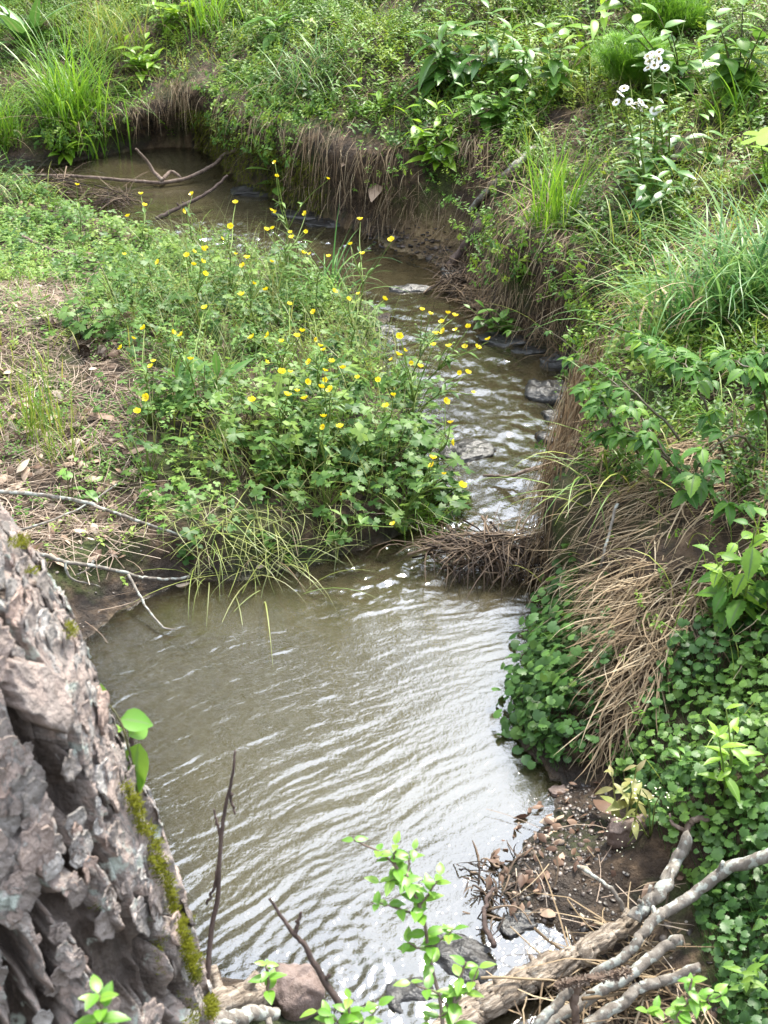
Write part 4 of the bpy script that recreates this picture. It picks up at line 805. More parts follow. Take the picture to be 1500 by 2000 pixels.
for k, fs in sorted(groups.items()):
    pos = [foot(u, v, U(.2, .3))[0] for u, v in fs]; ft = np.mean(pos, axis=0); ft[0] += U(-.02, .02)
    if k in (20, 21, 23): ft = np.array([*(np.mean([Wp(790, 770)[:2], ft[:2]], axis=0)), 0])
    if gd(ft[0], ft[1]) < .01:
        for s in range(40):
            if gd(ft[0], ft[1]) > .015: break
            dx, dy = down(ft[0], ft[1]); sgn = -1; ft[0] += sgn * dx * .01; ft[1] += sgn * dy * .01
    root = np.array([ft[0], ft[1], float(gz(ft[0], ft[1]))])
    th = thing('buttercup', CE[k][1], 'flower', root, 'yellow buttercups on the left bar')
    bs_ = MB(); bl = MB(); H = max(p[2] for p in pos) - root[2]
    node = root + (np.mean(pos, axis=0) - root) * .5 + [U(-.01, .01), U(-.01, .01), .02]
    tube(bs_, [root, root + (node - root) * .5 + [U(-.012, .012), 0, .01], node], .0026, .002, 5, 8, .003, r=.15)
    for p in pos:
        n2 = node + (p - node) * U(.3, .5) + [U(-.012, .012), U(-.012, .012), .006]
        c = p - [0, 0, .004]; tube(bs_, [node, n2, c], .0018, .0011, 4, 8, .004, r=U(.5, 1))
        f = bpy.data.objects.new('flower', FME); COL.objects.link(f); f.parent = th; f.location = p - root; f.rotation_euler = (rng.normal(-.1, .5), rng.normal(0, .5), U(0, 6)); f.scale = (U(.75, 1.2),) * 3
        for w_ in range(3): bl.stamp(LF['lance'], [n2], ori(U(0, 6.28, 1), U(-.2, .7, 1)), U(.02, .045), U(0, 1, 1))
        if U(0, 1) < .6:
            e = n2 + [U(-.04, .04), U(-.04, .04), U(.02, .05)]; tube(bs_, [n2, e], .0011, .0009, 4, 4, .003, r=.8); bl.stamp(ST[3], [e], ori(U(0, 6, 1), U(0, 0, 1)), .007, [.9])
    nb = int(9 + 3 * len(fs)); a = U(0, 6.28, nb); l = U(.05, .15, nb); el = R_(U(35, 80, nb)); T = root + np.c_[np.cos(a) * np.cos(el) * l, np.sin(a) * np.cos(el) * l, np.sin(el) * l + .01]
    for q, aa in zip(T, a): tube(bs_, [root, (root + q) / 2 + [0, 0, .008], q], .0014, .001, 4, 5, r=.6)
    bl.stamp(LF['butter'], T, ori(a - np.pi / 2 + rng.normal(0, .5, nb), U(-.5, .3, nb), U(-.4, .4, nb)), U(.025, .045, nb), np.clip(rng.normal(.5, .25, nb), 0, 1))
    part(bs_, 'stem', 'stem', th); part(bl, 'leaves', 'butter', th)
# the dark large leaved clump at the front edge of the buttercups
def clump_leaves(name, label, cat, u, v, n, hr, lr, proto, mt, spread, stemmat='stem'):
    P = Wp(u, v); th = thing(name, label, cat, P); bs_ = MB(); bl = MB()
    a = U(0, 6.28, n); l = U(*hr, n); el = R_(U(10, 75, n)); r0 = P + np.c_[U(-spread, spread, n), U(-spread * .6, spread * .6, n), 0 * a]; r0[:, 2] = np.maximum(gz(r0[:, 0], r0[:, 1]), 0)
    T = r0 + np.c_[np.cos(a) * np.cos(el) * l, np.sin(a) * np.cos(el) * l, np.sin(el) * l]
    for p, q in zip(r0, T): tube(bs_, [p, (p + q) / 2 + [0, 0, l.mean() * .12], q], .0016, .001, 4, 5, r=U(0, 1))
    bl.stamp(proto, T, ori(a - np.pi / 2 + rng.normal(0, .5, n), U(-.6, .2, n), U(-.4, .4, n)), U(*lr, n), np.clip(rng.normal(.4, .25, n), 0, 1))
    part(bs_, 'stem', stemmat, th); part(bl, 'leaves', mt, th); return th
for a in [('buttercup_clump','dense clump of large lobed leaves overhanging the bank corner above the riffle',780,930,90,(.05,.19),(.03,.055),.09),('buttercup_clump','broad dark lobed leaves at the front of the buttercup patch',640,930,90,(.05,.2),(.03,.055),.12),('buttercup_clump','lobed green leaves at the front left foot of the buttercup patch',470,880,70,(.04,.17),(.028,.05),.13),('buttercup_clump','low lobed leaves hanging at the bank tip beside the riffle',835,985,40,(.03,.12),(.03,.055),.05),('buttercup_clump','pale lobed leaves on a purple stem left of the patch',180,655,36,(.04,.14),(.03,.055),.06),('buttercup_clump','tufted lobed leaves behind the pine cones',280,610,46,(.04,.15),(.03,.055),.09)]:
    clump_leaves(a[0], a[1], 'leafy plant', a[2], a[3], a[4], a[5], a[6], LF['butter'], 'butter', a[7], 'redstem')
# ---- grass tufts
def tuft(label, u, v, n, L, Wd, a0, a1, mt, spread, k=1.3, seg=7, z=None):
    P = Wp(u, v); b = MB(); x = P[0] + rng.normal(0, spread, n); y = P[1] + rng.normal(0, spread * .7, n)
    blades(b, np.c_[x, y, np.maximum(gz(x, y), 0) - .005], U(0, 6.28, n), U(*L, n), U(*Wd, n), R_(U(*a0, n)), R_(U(*a1, n)), k, seg, None, rng.normal(0, .25, n))
    nd = max(3, n // 8); blades(b, np.c_[P[0] + rng.normal(0, spread, nd), P[1] + rng.normal(0, spread * .7, nd), np.full(nd, P[2])], U(0, 6.28, nd), U(L[0] * .5, L[1] * .9, nd), U(Wd[0] * .6, Wd[1] * .8, nd), R_(U(20, 75, nd)), R_(U(-60, 0, nd)), k, seg, None, rng.normal(0, .6, nd)); b.mi[-1][:] = 1
    o = b.build('grass_tuft', [mt, 'thatch'], origin=P); return tag(o, label, 'grass')
tuft('tall bright green grass tuft standing on the far left bank above the pool', 150, 238, 300, (.22,.62), (.004,.008), (60,88), (-45,55), 'grass', .075)
tuft('weedy grass on the near edge of the far bend at the left', 60, 385, 60, (.1,.22), (.003,.005), (40,85), (-40,40), 'meadow', .1)
tuft('grass tuft cut by the left frame edge beside the far pool', 0, 280, 120, (.2,.4), (.004,.007), (60,88), (-20,60), 'grass', .05)
tuft('arching thin grass at the left edge just before the far water', -25, 395, 50, (.2,.36), (.003,.005), (50,85), (-40,40), 'bluegrass', .03)
tuft('upright yellow green grass tuft on the right bank above the sandy bay', 1085, 440, 110, (.14,.42), (.003,.006), (65,89), (10,75), 'grass', .055)
tuft('big bluish wide bladed grass tuft on the right bank', 1400, 640, 330, (.2,.48), (.0045,.0085), (55,88), (-55,40), 'bluegrass', .085)
tuft('second bluish grass tuft at the right frame edge behind the brambles', 1530, 600, 130, (.2,.42), (.005,.009), (55,88), (-50,50), 'bluegrass', .07)
tuft('pale green grass tuft in the upper buttercups beside the far riffle', 640, 590, 60, (.14,.34), (.004,.008), (60,88), (-50,60), 'bluegrass', .035)
tuft('thin wispy grass tuft on the leaf litter of the left bank', 82, 850, 60, (.12,.32), (.002,.004), (70,89), (20,80), 'meadow', .04)
tuft('small grass wisps on the litter in front of the thin tuft', 130, 900, 40, (.08,.2), (.002,.003), (70,89), (20,80), 'meadow', .04)
tuft('dark arching grass over the mossy far bank', 590, 165, 120, (.2,.42), (.003,.005), (30,75), (-50,10), 'bluegrass', .08)
tuft('loose grass tuft at the top left of the far bank', 225, 100, 110, (.2,.45), (.004,.006), (60,88), (-20,60), 'meadow', .08)
tuft('narrow grass tuft between the far leafy weeds at the top', 420, 60, 70, (.2,.45), (.004,.007), (60,88), (-30,60), 'grass', .08)
tuft('yellow green bamboo like grass behind the white daisies', 1440, 250, 36, (.18,.36), (.006,.011), (40,80), (-10,60), 'grass', .04)
tuft('thin grass by the brambles on the right bank', 1180, 560, 60, (.16,.34), (.003,.005), (50,85), (-30,40), 'meadow', .05)
tuft('drooping green grass at the lip above the straw curtain', 1200, 960, 70, (.14,.34), (.003,.005), (20,70), (-50,-10), 'meadow', .06)
tuft('tuft of green grass trailing into the pool below the buttercups', 480, 1080, 90, (.14,.3), (.002,.0035), (10,70), (-50,0), 'pale', .08)
tuft('fine grass growing at the bank tip beside the riffle', 815, 1015, 130, (.06,.16), (.0015,.0025), (30,85), (-40,40), 'grass', .04)
# ---- stemmed leafy plants
def leafy(name, label, cat, base, tops, proto, ll, nl, mt, r0=.0025, pit=(-.2, .7), whorl=1, smat='stem', bz=None, y=None, lean=0., start=.2, petiole=0., pb=None):
    P = Wp(*base) if y is None else aty(base[0], base[1], y)
    th = thing(name, label, cat, P); bs_ = MB(); bl = MB()
    for k, tp_ in enumerate(tops):
        Q = aty(tp_[0], tp_[1], P[1] + (tp_[2] if len(tp_) > 2 else rng.normal(0, .03)))
        B = P + [U(-.02, .02) * (k > 0), U(-.02, .02) * (k > 0), -.01]
        mdl = (B + Q) / 2 + [(B[0] - Q[0]) * .12 + U(-.01, .01), U(-.01, .01), 0]
        S = tube(bs_, [B, mdl, Q], r0, r0 * .5, 5, 12, .003, r=U(0, 1)); a = U(0, 6.28); N = max(2, int(nl * U(.85, 1.15)))
        for i in range(N):
            f = start + (1 - start) * i / (N - 1); q = S[int(f * 12)]; sc = (.65 + .5 * math.sin(math.pi * min(1, f * .8 + .15))) * U(.8, 1.15)
            for w_ in range(whorl):
                aa = a + w_ * 2 * np.pi / whorl + U(-.3, .3); pp = U(*pit) + .5 * (f > .9); qq = q
                if petiole: qq = q + np.array([math.cos(aa), math.sin(aa), .4]) * petiole; tube(bs_, [q, qq], r0 * .4, r0 * .35, 4, 3)
                bl.stamp(proto, [qq], ori(np.array([aa - np.pi / 2]), np.array([pp]), U(-.3, .3, 1)), U(*ll) * sc, np.clip(rng.normal(.5, .25, 1) + .25 * (f > .8), 0, 1))
            a += 2.4 if whorl == 1 else 1.57
    part(bs_, 'stem', smat, th); part(bl, 'leaves', mt, th); return th
L_ = LF
leafy('leafy_weed','tall dark weed with long drooping lance leaves on the upper bank','leafy plant',(875,185),[(870,15),(840,55),(905,60),(860,100)],L_['lance'],(.13,.2),15,'lance',.004,(-.5,.5))
leafy('leafy_weed','lance leaved weed standing right of the tallest dark weed','leafy plant',(955,170),[(955,15),(990,45),(930,80)],L_['lance'],(.12,.18),13,'lance',.004,(-.5,.5))
leafy('leafy_weed','bright low weed with pointed leaves hanging over the sandy bay','leafy plant',(850,320),[(790,215),(855,205),(885,225),(905,255),(825,255),(880,280)],L_['lance2'],(.06,.11),13,'lime',.0025,(-.3,.6))
leafy('leafy_weed','pale opposite leaved weed on the slope above the bright low weed','leafy plant',(960,250),[(905,170),(950,165),(1000,160),(1040,190),(980,205)],L_['ovate'],(.05,.08),9,'ovate',.0025,(-.3,.5),2)
leafy('leafy_weed','small pointed weed in the middle of the mossy slope','leafy plant',(735,225),[(700,160),(740,165),(775,180)],L_['lance2'],(.06,.1),8,'lime',.002,(-.4,.4))
leafy('leafy_weed','lime green leafy weed right of the tall far grass','leafy plant',(275,150),[(245,80),(285,75),(310,105),(265,105)],L_['lance2'],(.07,.12),10,'lime',.003,(-.1,.8))
leafy('leafy_weed','bright leafy weed at the water line below the tall far grass','leafy plant',(125,305),[(100,245),(150,245),(125,260),(165,270)],L_['lance2'],(.08,.14),9,'lime',.003,(-.2,.6))
leafy('leafy_weed','weed with broad pale leaves at the top left of the far slope','leafy plant',(545,85),[(520,10),(545,25),(575,10)],L_['lance2'],(.1,.15),8,'ovate',.003,(-.2,.6))
leafy('leafy_weed','bright green weed at the top centre of the far slope','leafy plant',(345,55),[(330,0),(365,-10),(390,15),(300,10)],L_['lance2'],(.08,.14),10,'lime',.003,(-.1,.7))
leafy('leafy_weed','narrow leaved weed at the top, right of centre','leafy plant',(1015,190),[(1000,60),(1035,75)],L_['lance2'],(.08,.12),9,'ovate',.003,(-.3,.5),2)
leafy('leafy_weed','thin weed with paired pale leaves left of the feathery plant','leafy plant',(1080,195),[(1065,55),(1100,75),(1085,110)],L_['ovate'],(.07,.1),7,'ovate',.003,(-.4,.4),2)
leafy('shrub_seedling','broad oval leaved shrub arching over the feathery plant','shrub',(1330,190),[(1190,25),(1240,45),(1285,25),(1310,60),(1360,80)],L_['ovate'],(.085,.125),11,'ovate',.0035,(-.4,.4),1,'redstem')
leafy('shrub_seedling','oval leaved shrub at the top right corner','shrub',(1440,190),[(1400,30),(1450,10),(1500,35),(1480,80),(1420,90)],L_['ovate'],(.085,.125),11,'ovate',.0035,(-.4,.4),1,'redstem')
leafy('shrub_seedling','oval leaved shrub rising beyond the top edge behind the feathery plant','shrub',(1280,70),[(1150,-40),(1230,-60),(1330,-70),(1400,-40)],L_['ovate'],(.09,.13),12,'lime',.0035,(-.4,.4),1,'redstem')
leafy('leafy_weed','cluster of narrow weeds on the far top right slope','leafy plant',(1150,140),[(1130,20),(1165,0),(1180,60)],L_['lance'],(.1,.15),9,'lime',.003,(-.3,.5))
leafy('leafy_weed','grey green leafy sprig on the lip above the dark debris','leafy plant',(985,655),[(918,602),(945,600),(972,612),(935,625),(995,612)],L_['ovate'],(.04,.06),7,'ovate',.002,(-.3,.6))
leafy('leafy_weed','small rosette of blunt leaves on the mossy bank over the far pool','leafy plant',(553,368),[(535,318),(560,322),(545,340)],L_['obov'],(.1,.15),4,'ovate',.003,(-.1,.9))
leafy('leafy_weed','slender weed among the white daisies','leafy plant',(1370,330),[(1345,240),(1385,215),(1400,260)],L_['lance2'],(.06,.09),8,'ovate',.002,(-.4,.4))
leafy('leafy_weed','weed with paired leaves at the foot of the white daisies','leafy plant',(1290,420),[(1250,345),(1285,350),(1320,335),(1340,380)],L_['lance2'],(.07,.1),8,'lance',.0025,(-.4,.4),2)
leafy('leafy_weed','soft round leaved weed below the yellow green grass','leafy plant',(1150,470),[(1130,410),(1170,420),(1200,440)],L_['ovate'],(.035,.05),8,'lime',.002,(-.4,.4))
leafy('leafy_weed','dark leafy sprig on the straw slope above the channel bend','leafy plant',(1025,550),[(1010,505),(1035,500)],L_['ovate'],(.04,.06),6,'cover',.002,(-.3,.5),2)
leafy('nettle','broad toothed leaf weed at the right edge above the ivy','leafy plant',(1440,1215),[(1395,1085),(1440,1060),(1475,1030),(1420,1130)],L_['serr'],(.042,.066),7,'bramble',.003,(-.7,.2),2,petiole=.012)
leafy('nettle','second toothed leaf weed cut by the right edge','leafy plant',(1530,1190),[(1500,1020),(1530,1060),(1490,1100)],L_['serr'],(.042,.066),7,'bramble',.003,(-.7,.2),2,petiole=.012)
leafy('ivy_seedling','tall pale seedling standing up through the ground ivy','leafy plant',(1420,1545),[(1420,1385,0.),(1435,1420),(1405,1440)],L_['lance2'],(.035,.055),8,'lime',.0022,(-.2,.6))
leafy('ivy_seedling','small pointed seedling at the lower edge of the ivy','leafy plant',(1330,1530),[(1325,1460),(1345,1480)],L_['lance2'],(.03,.05),6,'ovate',.002,(-.1,.7))
leafy('ivy_seedling','small bright seedling on the ivy mat beside the pool','leafy plant',(1130,1215),[(1125,1160),(1145,1175)],L_['lance2'],(.03,.045),6,'lime',.0018,(-.1,.7))
leafy('yellowed_weed','wilting weed with yellow leaves at the foot of the right bank','leafy plant',(1230,1640),[(1195,1505),(1245,1495),(1215,1540),(1255,1530)],L_['lance2'],(.03,.05),7,'wilt',.0022,(-.9,.5),1,'pale',start=.5)
leafy('dock_plant','dock with one tall wavy leaf standing in the buttercups','leafy plant',(355,800),[(347,740),(365,760)],L_['dock'],(.12,.17),4,'dock',.004,(.6,1.3))
leafy('dock_plant','smaller dock with bright narrow leaves right of the tall dock leaf','leafy plant',(420,790),[(425,735),(435,760)],L_['dock'],(.09,.14),4,'dock',.004,(.5,1.3))
leafy('dock_plant','dock rosette of broad upright leaves at the top left corner','leafy plant',(48,90),[(30,60),(55,62),(70,70),(40,75)],L_['dock'],(.2,.3),4,'dock',.005,(.2,1.2))
leafy('leafy_weed','clover like weed at the shaded front of the patch','leafy plant',(545,900),[(530,860),(555,858),(570,875)],L_['ovate'],(.04,.05),5,'ovate',.002,(-.4,.3))
leafy('leafy_weed','dark stemmed seedling on the litter behind the pale twigs','leafy plant',(135,975),[(130,915),(150,895),(190,940)],L_['ovate'],(.03,.045),4,'ovate',.0018,(-.3,.4),1,'redstem')
# maple seedling
th = leafy('maple_seedling','lime green lobed maple seedling at the right edge','leafy plant',(1500,345),[(1485,265),(1500,290)],fan(lambda a: .5*(.45+.55*abs(math.cos(2.5*math.remainder(a,2*math.pi))))*(.3 if abs(math.remainder(a,2*math.pi))>2.9 else 1),30,-.1),(.13,.16),3,'lime',.003,(-.6,-.1))
# fern
P = Wp(425, 218); th = thing('fern', 'small fern frond hanging beside the dark undercut', 'fern', P); b = MB(); c = MB()
S = tube(c, [P, P + [-.02, -.04, .03], P + [-.05, -.08, -.03]], .002, .001, 5, 12)
for i in range(3, 13):
    for s in (-1, 1): b.stamp(L_['lance2'], [S[i]], ori(np.array([s * 1.25 + 2.6]), U(-.2, .1, 1)), .055 * (1.1 - i / 15), U(.3, .9, 1))
part(c, 'stem', 'stem', th); part(b, 'leaves', 'lime', th)
# feathery plants
def feathery(label, base, tops):
    P = Wp(*base); th = thing('feathery_weed', label, 'leafy plant', P); bs_ = MB(); b = MB()
    for u, v in tops:
        Q = aty(u, v, P[1] + rng.normal(0, .05)); S = tube(bs_, [P, (P + Q) / 2 + [U(-.02, .02), 0, .02], Q], .004, .0015, 5, 24, .004)
        for i in range(5, 25):
            n = 7; aa = U(0, 6.28, n); l = .16 * math.sin(math.pi * min(1, .25 + i / 30)); q = S[i]
            en = blades(b, np.repeat(q[None], n, 0), aa, l * U(.6, 1, n), .0016, R_(U(10, 60, n)), R_(U(-10, 40, n)), 1, 4)
            for f in (.3, .45, .6, .75, .9):
                m_ = q + (en - q) * f
                for s in range(3): blades(b, m_, aa + U(-1.6, 1.6, n), l * .4 * U(.5, 1, n), .0014, R_(U(0, 70, n)), R_(U(0, 70, n)), 1, 2)
    part(bs_, 'stem', 'stem', th); part(b, 'leaves', 'feather', th)
feathery('large feathery fine leaved weed behind the white daisies', (1230, 190), [(1170,95),(1200,60),(1240,40),(1270,70),(1215,110),(1290,110)])
feathery('feathery fine leaved weed at the top right, behind the oval leaved shrub', (1310, 90), [(1260,-10),(1300,-30),(1350,-10),(1380,20)])
# white daisies (fleabane)
def head_mesh():
    b = MB(); n = 60; a = np.linspace(0, 6.283, n, endpoint=False)
    blades(b, np.c_[np.cos(a) * .0045, np.sin(a) * .0045, 0 * a + .001], a, U(.008, .0095, n), .0016, R_(U(-5, 22, n)), R_(U(-15, 10, n)), 1, 2, None, 0, 0)
    q = np.arange(50) * 2.4; rr = .0052 * np.sqrt(np.arange(50) / 50); blades(b, np.c_[rr * np.cos(q), rr * np.sin(q), 0 * q], U(0, 6, 50), .003, .0018, R_(88.), R_(88.), 1, 1); b.mi[-1][:] = 1
    return b.build('flower', ['white', 'disc'], link=False).data
HM = head_mesh(); bpy.data.objects.remove(bpy.data.objects[-1] if False else [o for o in bpy.data.objects if o.data is HM][0])
def fleabane(label, base, heads, joint):
    P = Wp(*base); th = thing('white_daisy', label, 'flower', P, 'white daisies on the right bank'); bs_ = MB(); bl = MB(); y = P[1]
    J = aty(*joint, y); S = tube(bs_, [P - [0, 0, .01], (P + J) / 2 + [U(-.02, .02), 0, 0], J], .0038, .0026, 6, 16, .003)
    for i in range(1, 15): bl.stamp(L_['lance2'], [S[i]], ori(np.array([i * 2.4]), U(-.1, .7, 1)), .11 * (1.15 - i / 17), U(0, 1, 1))
    for u, v in heads:
        Q = aty(u, v, y + U(-.03, .01)); tube(bs_, [J, (J + Q) / 2 + [U(-.008, .008), 0, .004], Q], .0016, .0011, 4, 7)
        f = bpy.data.objects.new('flower_head', HM); COL.objects.link(f); f.parent = th; f.location = Q - P; f.rotation_euler = (U(.4, 1.1), U(-.4, .4), U(0, 6)); f.scale = (U(.95, 1.2),) * 3
    for k in range(3):
        Q = J + [U(-.05, .05), U(-.02, .02), U(-.04, .01)]; tube(bs_, [J - [0, 0, .03], Q], .0012, .0008, 4, 5); bl.stamp(ST[3], [Q], ori(U(0, 6, 1), U(0, .1, 1)), .009, [.9])
    part(bs_, 'stem', 'stem', th); part(bl, 'leaves', 'lance', th)
fleabane('white daisy stem with four round heads, lowest and left of the daisies', (1255,375), [(1219,173),(1212,184),(1204,200),(1229,199),(1234,208)], (1224,225))
fleabane('white daisy stem with a flat cluster of heads right of the four round ones', (1275,390), [(1243,202),(1252,200),(1258,207),(1250,212)], (1250,222))
fleabane('highest white daisy stem with a crowded flower cluster', (1278,330), [(1265,110),(1272,106),(1282,112),(1288,102),(1286,115),(1268,120),(1278,128),(1266,133)], (1273,142))
fleabane('white daisy stem with a single round head beside the highest cluster', (1310,350), [(1299,133)], (1306,150))
fleabane('small half open white daisy low at the right of the group', (1295,330), [(1277,217),(1286,215)], (1281,228))
# brambles
def compound(bl, bs_, q, yaw, size, nl, pitch=-.2):
    size = size * .63; tip = q + np.array([math.cos(yaw), math.sin(yaw), .25]) * size * .5; tube(bs_, [q, tip], .0014, .001, 4, 4, r=.6)
    spec = [(0, 1), (1.15, .85), (-1.15, .85)] + ([(2.1, .65), (-2.1, .65)] if nl == 5 else [])
    for da, s in spec: bl.stamp(L_['serr'], [tip], ori(np.array([yaw - np.pi / 2 + da]), U(-.45, .15, 1) + pitch * .5, U(-.3, .3, 1)), size * s * U(.9, 1.1), np.clip(rng.normal(.45, .25, 1), 0, 1))
def bramble(label, path, leaves, r0=.0028):
    P = wpts(path); th = thing('bramble', label, 'bramble', P[0]); bs_ = MB(); bl = MB(); S = tube(bs_, P, r0, r0 * .5, 6, 40, .006, r=.2)
    for k in range(60):
        q = S[rng.integers(1, 40)]; blades(bs_, q[None], U(0, 6, 1), .006, .002, R_(U(-20, 60, 1)), R_(20.), 1, 1)
    for f, yaw, size, nl in leaves: compound(bl, bs_, S[int(f * 40)], yaw + U(-.3, .3), size, nl)
    part(bs_, 'cane', 'redstem', th); part(bl, 'leaves', 'bramble', th)
def auto(n, size, nl=3): return [(U(.15, 1), U(-3.1, 3.1), U(*size), nl) for _ in range(int(n * 2.3))]
bramble('bramble cane arching left over the stream rocks with a pale leaf at its tip', [(1330,860,.1),(1210,740,.2),(1130,690,.2),(1060,640,.14),(1000,650,.1)], [(.98,3.0,.05,3),(.8,1.6,.045,3),(.7,-2.2,.04,3),(.6,.6,.05,3),(.45,3.,.06,3),(.5,-1.2,.055,3),(.3,2.2,.06,5),(.2,-2.4,.06,3)])
bramble('long bare bramble cane crossing from the grass tuft to the leafy middle', [(1350,950,.05),(1280,860,.16),(1230,780,.2),(1170,725,.2),(1110,700,.16)], auto(9, (.045,.065)))
bramble('leafy bramble in front of the bluish grass tuft', [(1420,900,.02),(1380,800,.16),(1350,730,.22),(1300,690,.24),(1240,660,.2)], auto(14, (.05,.075), 5))
bramble('bramble with dark leaves drooping over the straw at the right', [(1480,880,.05),(1440,850,.16),(1390,880,.18),(1350,930,.12),(1330,960,.1)], [(.3,2.6,.07,3),(.5,-2.8,.075,3),(.7,-2.0,.085,5),(.95,-1.6,.08,3),(.85,-.6,.085,3),(.6,-.9,.07,3)])
bramble('bramble with five large dark leaflets low on the straw slope', [(1480,1010,.02),(1440,990,.08),(1410,975,.09)], [(.98,-1.6,.08,5),(.6,-.4,.075,5),(.4,-2.6,.07,3)])
bramble('pale bramble shoots at the right edge above the dark leaves', [(1500,860,.04),(1490,760,.2),(1450,710,.26),(1400,690,.24)], auto(12, (.045,.07), 5))
bramble('bramble sprays over the stream rocks in the middle of the right bank', [(1260,900,.02),(1200,830,.14),(1170,780,.18),(1150,760,.16)], auto(12, (.045,.065), 5))
bramble('low bramble between the stream rocks and the straw curtain', [(1330,930,.02),(1280,880,.12),(1220,850,.14),(1170,860,.1)], auto(11, (.045,.07), 3))
bramble('thin bramble with lime new leaves below the bluish grass', [(1420,780,.02),(1330,700,.15),(1260,660,.18),(1190,640,.16)], auto(9, (.04,.06), 3))
bramble('bramble rising at the far right edge beside the bluish grass', [(1540,800,.02),(1510,720,.15),(1470,660,.2)], auto(8, (.05,.07), 5))
# ---- foreground saplings (privet shoots)
def shoot(label, base, path, D, nl, size, sides=(), smat='twig'):
    th = thing('privet_shoot', label, 'shrub', atd(*base, D)); bs_ = MB(); bl = MB()
    def run(pts_, n, r0):
        S = tube(bs_, [atd(u, v, D + dd) for u, v, dd in pts_], r0, r0 * .45, 6, 30, .002)
        for i in range(n):
            f = .06 + .94 * i / (n - 1); q = S[int(f * 30)]; ax = S[min(30, int(f * 30) + 1)] - S[max(0, int(f * 30) - 1)]; base_a = i * 1.571
            for s in (0, np.pi):
                aa = base_a + s + U(-.35, .35); bl.stamp(L_['ovate'], [q], ori(np.array([aa]), U(.0, .7, 1), U(-.3, .3, 1)), size * U(.8, 1.15) * (1.05 - .35 * f), np.clip(rng.normal(.45, .22, 1) + .2 * f, 0, 1))
    run(path, nl, .0026)
    for s, n in sides: run(s, n, .0016)
    part(bs_, 'stem', smat, th); part(bl, 'leaves', 'privet', th)
shoot('tall bright privet shoot rising in front of the pool', (860,2060), [(865,2060,0),(860,1960,0),(840,1870,0),(826,1790,0),(800,1730,0),(770,1690,0),(740,1665,0),(690,1640,0)], 1.5, 10, .0245, [([(812,1780,0),(840,1740,0),(862,1710,0)],5),([(822,1790,0),(780,1775,0),(735,1765,0)],5),([(800,1725,0),(778,1720,.0),(740,1722,0)],4),([(840,1850,0),(870,1830,0),(888,1815,0)],4),([(840,1860,0),(815,1850,0),(795,1840,0)],3),([(775,1700,0),(770,1670,0),(772,1650,0)],3),([(795,1715,0),(800,1680,.02),(808,1660,.02)],3)])
shoot('bushy privet shoot right of the tall one at the bottom edge', (900,2060), [(890,2060,0),(885,1990,0),(890,1930,0),(910,1880,0)], 1.42, 6, .025, [([(886,1960,0),(915,1930,0),(935,1890,0)],4),([(885,1980,0),(850,1940,0),(800,1920,0)],4),([(885,1970,0),(860,1985,0),(830,1995,0)],3)])
shoot('low privet shoot at the bottom edge behind the bare forked twig', (700,2060), [(690,2070,0),(685,2000,0),(682,1950,0)], 1.4, 5, .025, [([(686,2010,0),(720,1990,0),(740,1965,0)],4),([(686,2010,0),(650,1990,0),(620,1975,0)],4)])
shoot('tiny seedling on the red rock at the bottom', (523,1935), [(523,1935,0),(523,1905,0),(521,1885,0)], 1.75, 4, .026)
shoot('lime privet shoot at the bottom right corner', (1300,2060), [(1310,2060,0),(1325,1990,0),(1345,1950,0),(1350,1910,0)], 1.5, 6, .025, [([(1330,1985,0),(1365,1965,0),(1395,1935,0)],4),([(1320,2000,0),(1290,1975,0),(1265,1975,0)],4),([(1345,1950,0),(1380,1955,0),(1410,1945,0)],3)])
shoot('dark small seedling growing in front of the trunk base', (195,2010), [(195,2010,0),(195,1970,0),(190,1940,0)], .98, 5, .024)
def dtw(label, D, paths, r0, mt='darktwig'):
    b = MB()
    for k, p in enumerate(paths): tube(b, [atd(u, v, D) for u, v in p], r0 if k == 0 else r0 * .6, r0 * .35, 7, 30, .0025, .15)
    tag(b.build('bare_twig', mt, origin=atd(*paths[0][0], D)), label, 'twig')
dtw('upright bare dark twig standing before the pool beside the trunk', 1.52, [[(402,1930),(412,1830),(425,1730),(432,1640),(438,1590),(450,1540),(458,1490),(457,1465)],[(432,1640),(424,1610),(418,1580)],[(450,1548),(452,1560),(459,1590)],[(428,1690),(415,1740),(402,1768)]], .0034)
dtw('bare forked grey twig leaning left at the bottom of the pool', 1.5, [[(700,2040),(655,1950),(620,1890),(595,1850),(575,1825),(550,1790),(524,1757)],[(576,1828),(580,1808),(589,1780)],[(634,1915),(640,1908),(642,1903)]], .0046)
# ---- fallen branches and logs
h = .02
stick('fallen_branch','long pale grey branch lying across the far pool','branch',[[(30,342,.03),(150,344,.03),(240,351,.03),(312,357,.02),(370,345,.03),(412,325,.05),(440,302,.08),(466,292,.12)],[(318,352,.03),(300,335,.05),(285,312,.1),(265,290,.15)],[(318,350,.03),(335,335,.04),(354,347,.02)]],.006,.0095,'twig')
stick('fallen_branch','dark curved stick standing out of the far stream','branch',[[(305,428,0.),(345,408,.03),(385,388,.05),(420,366,.08),(444,342,.12)]],.010,.005,'darktwig')
stick('fallen_branch','grey broken branch on the right bank above the sandy bay','branch',[[(1045,292,.03),(1000,330,.03),(960,365,.04),(918,412,.05)]],.016,.011,'branch')
stick('rotten_log','dark knotty log end leaning into the sandy bay','log',[[(940,425,.05),(930,455,.07),(905,490,.05),(872,525,.02)]],.024,.016,'darktwig',.012,.35,12)
stick('fallen_branch','thin brown branch reaching into the riffle from the right','branch',[[(1112,884,.05),(1075,903,.05),(1040,917,.04),(1000,928,.03),(945,930,.02)]],.0075,.003,'twig')
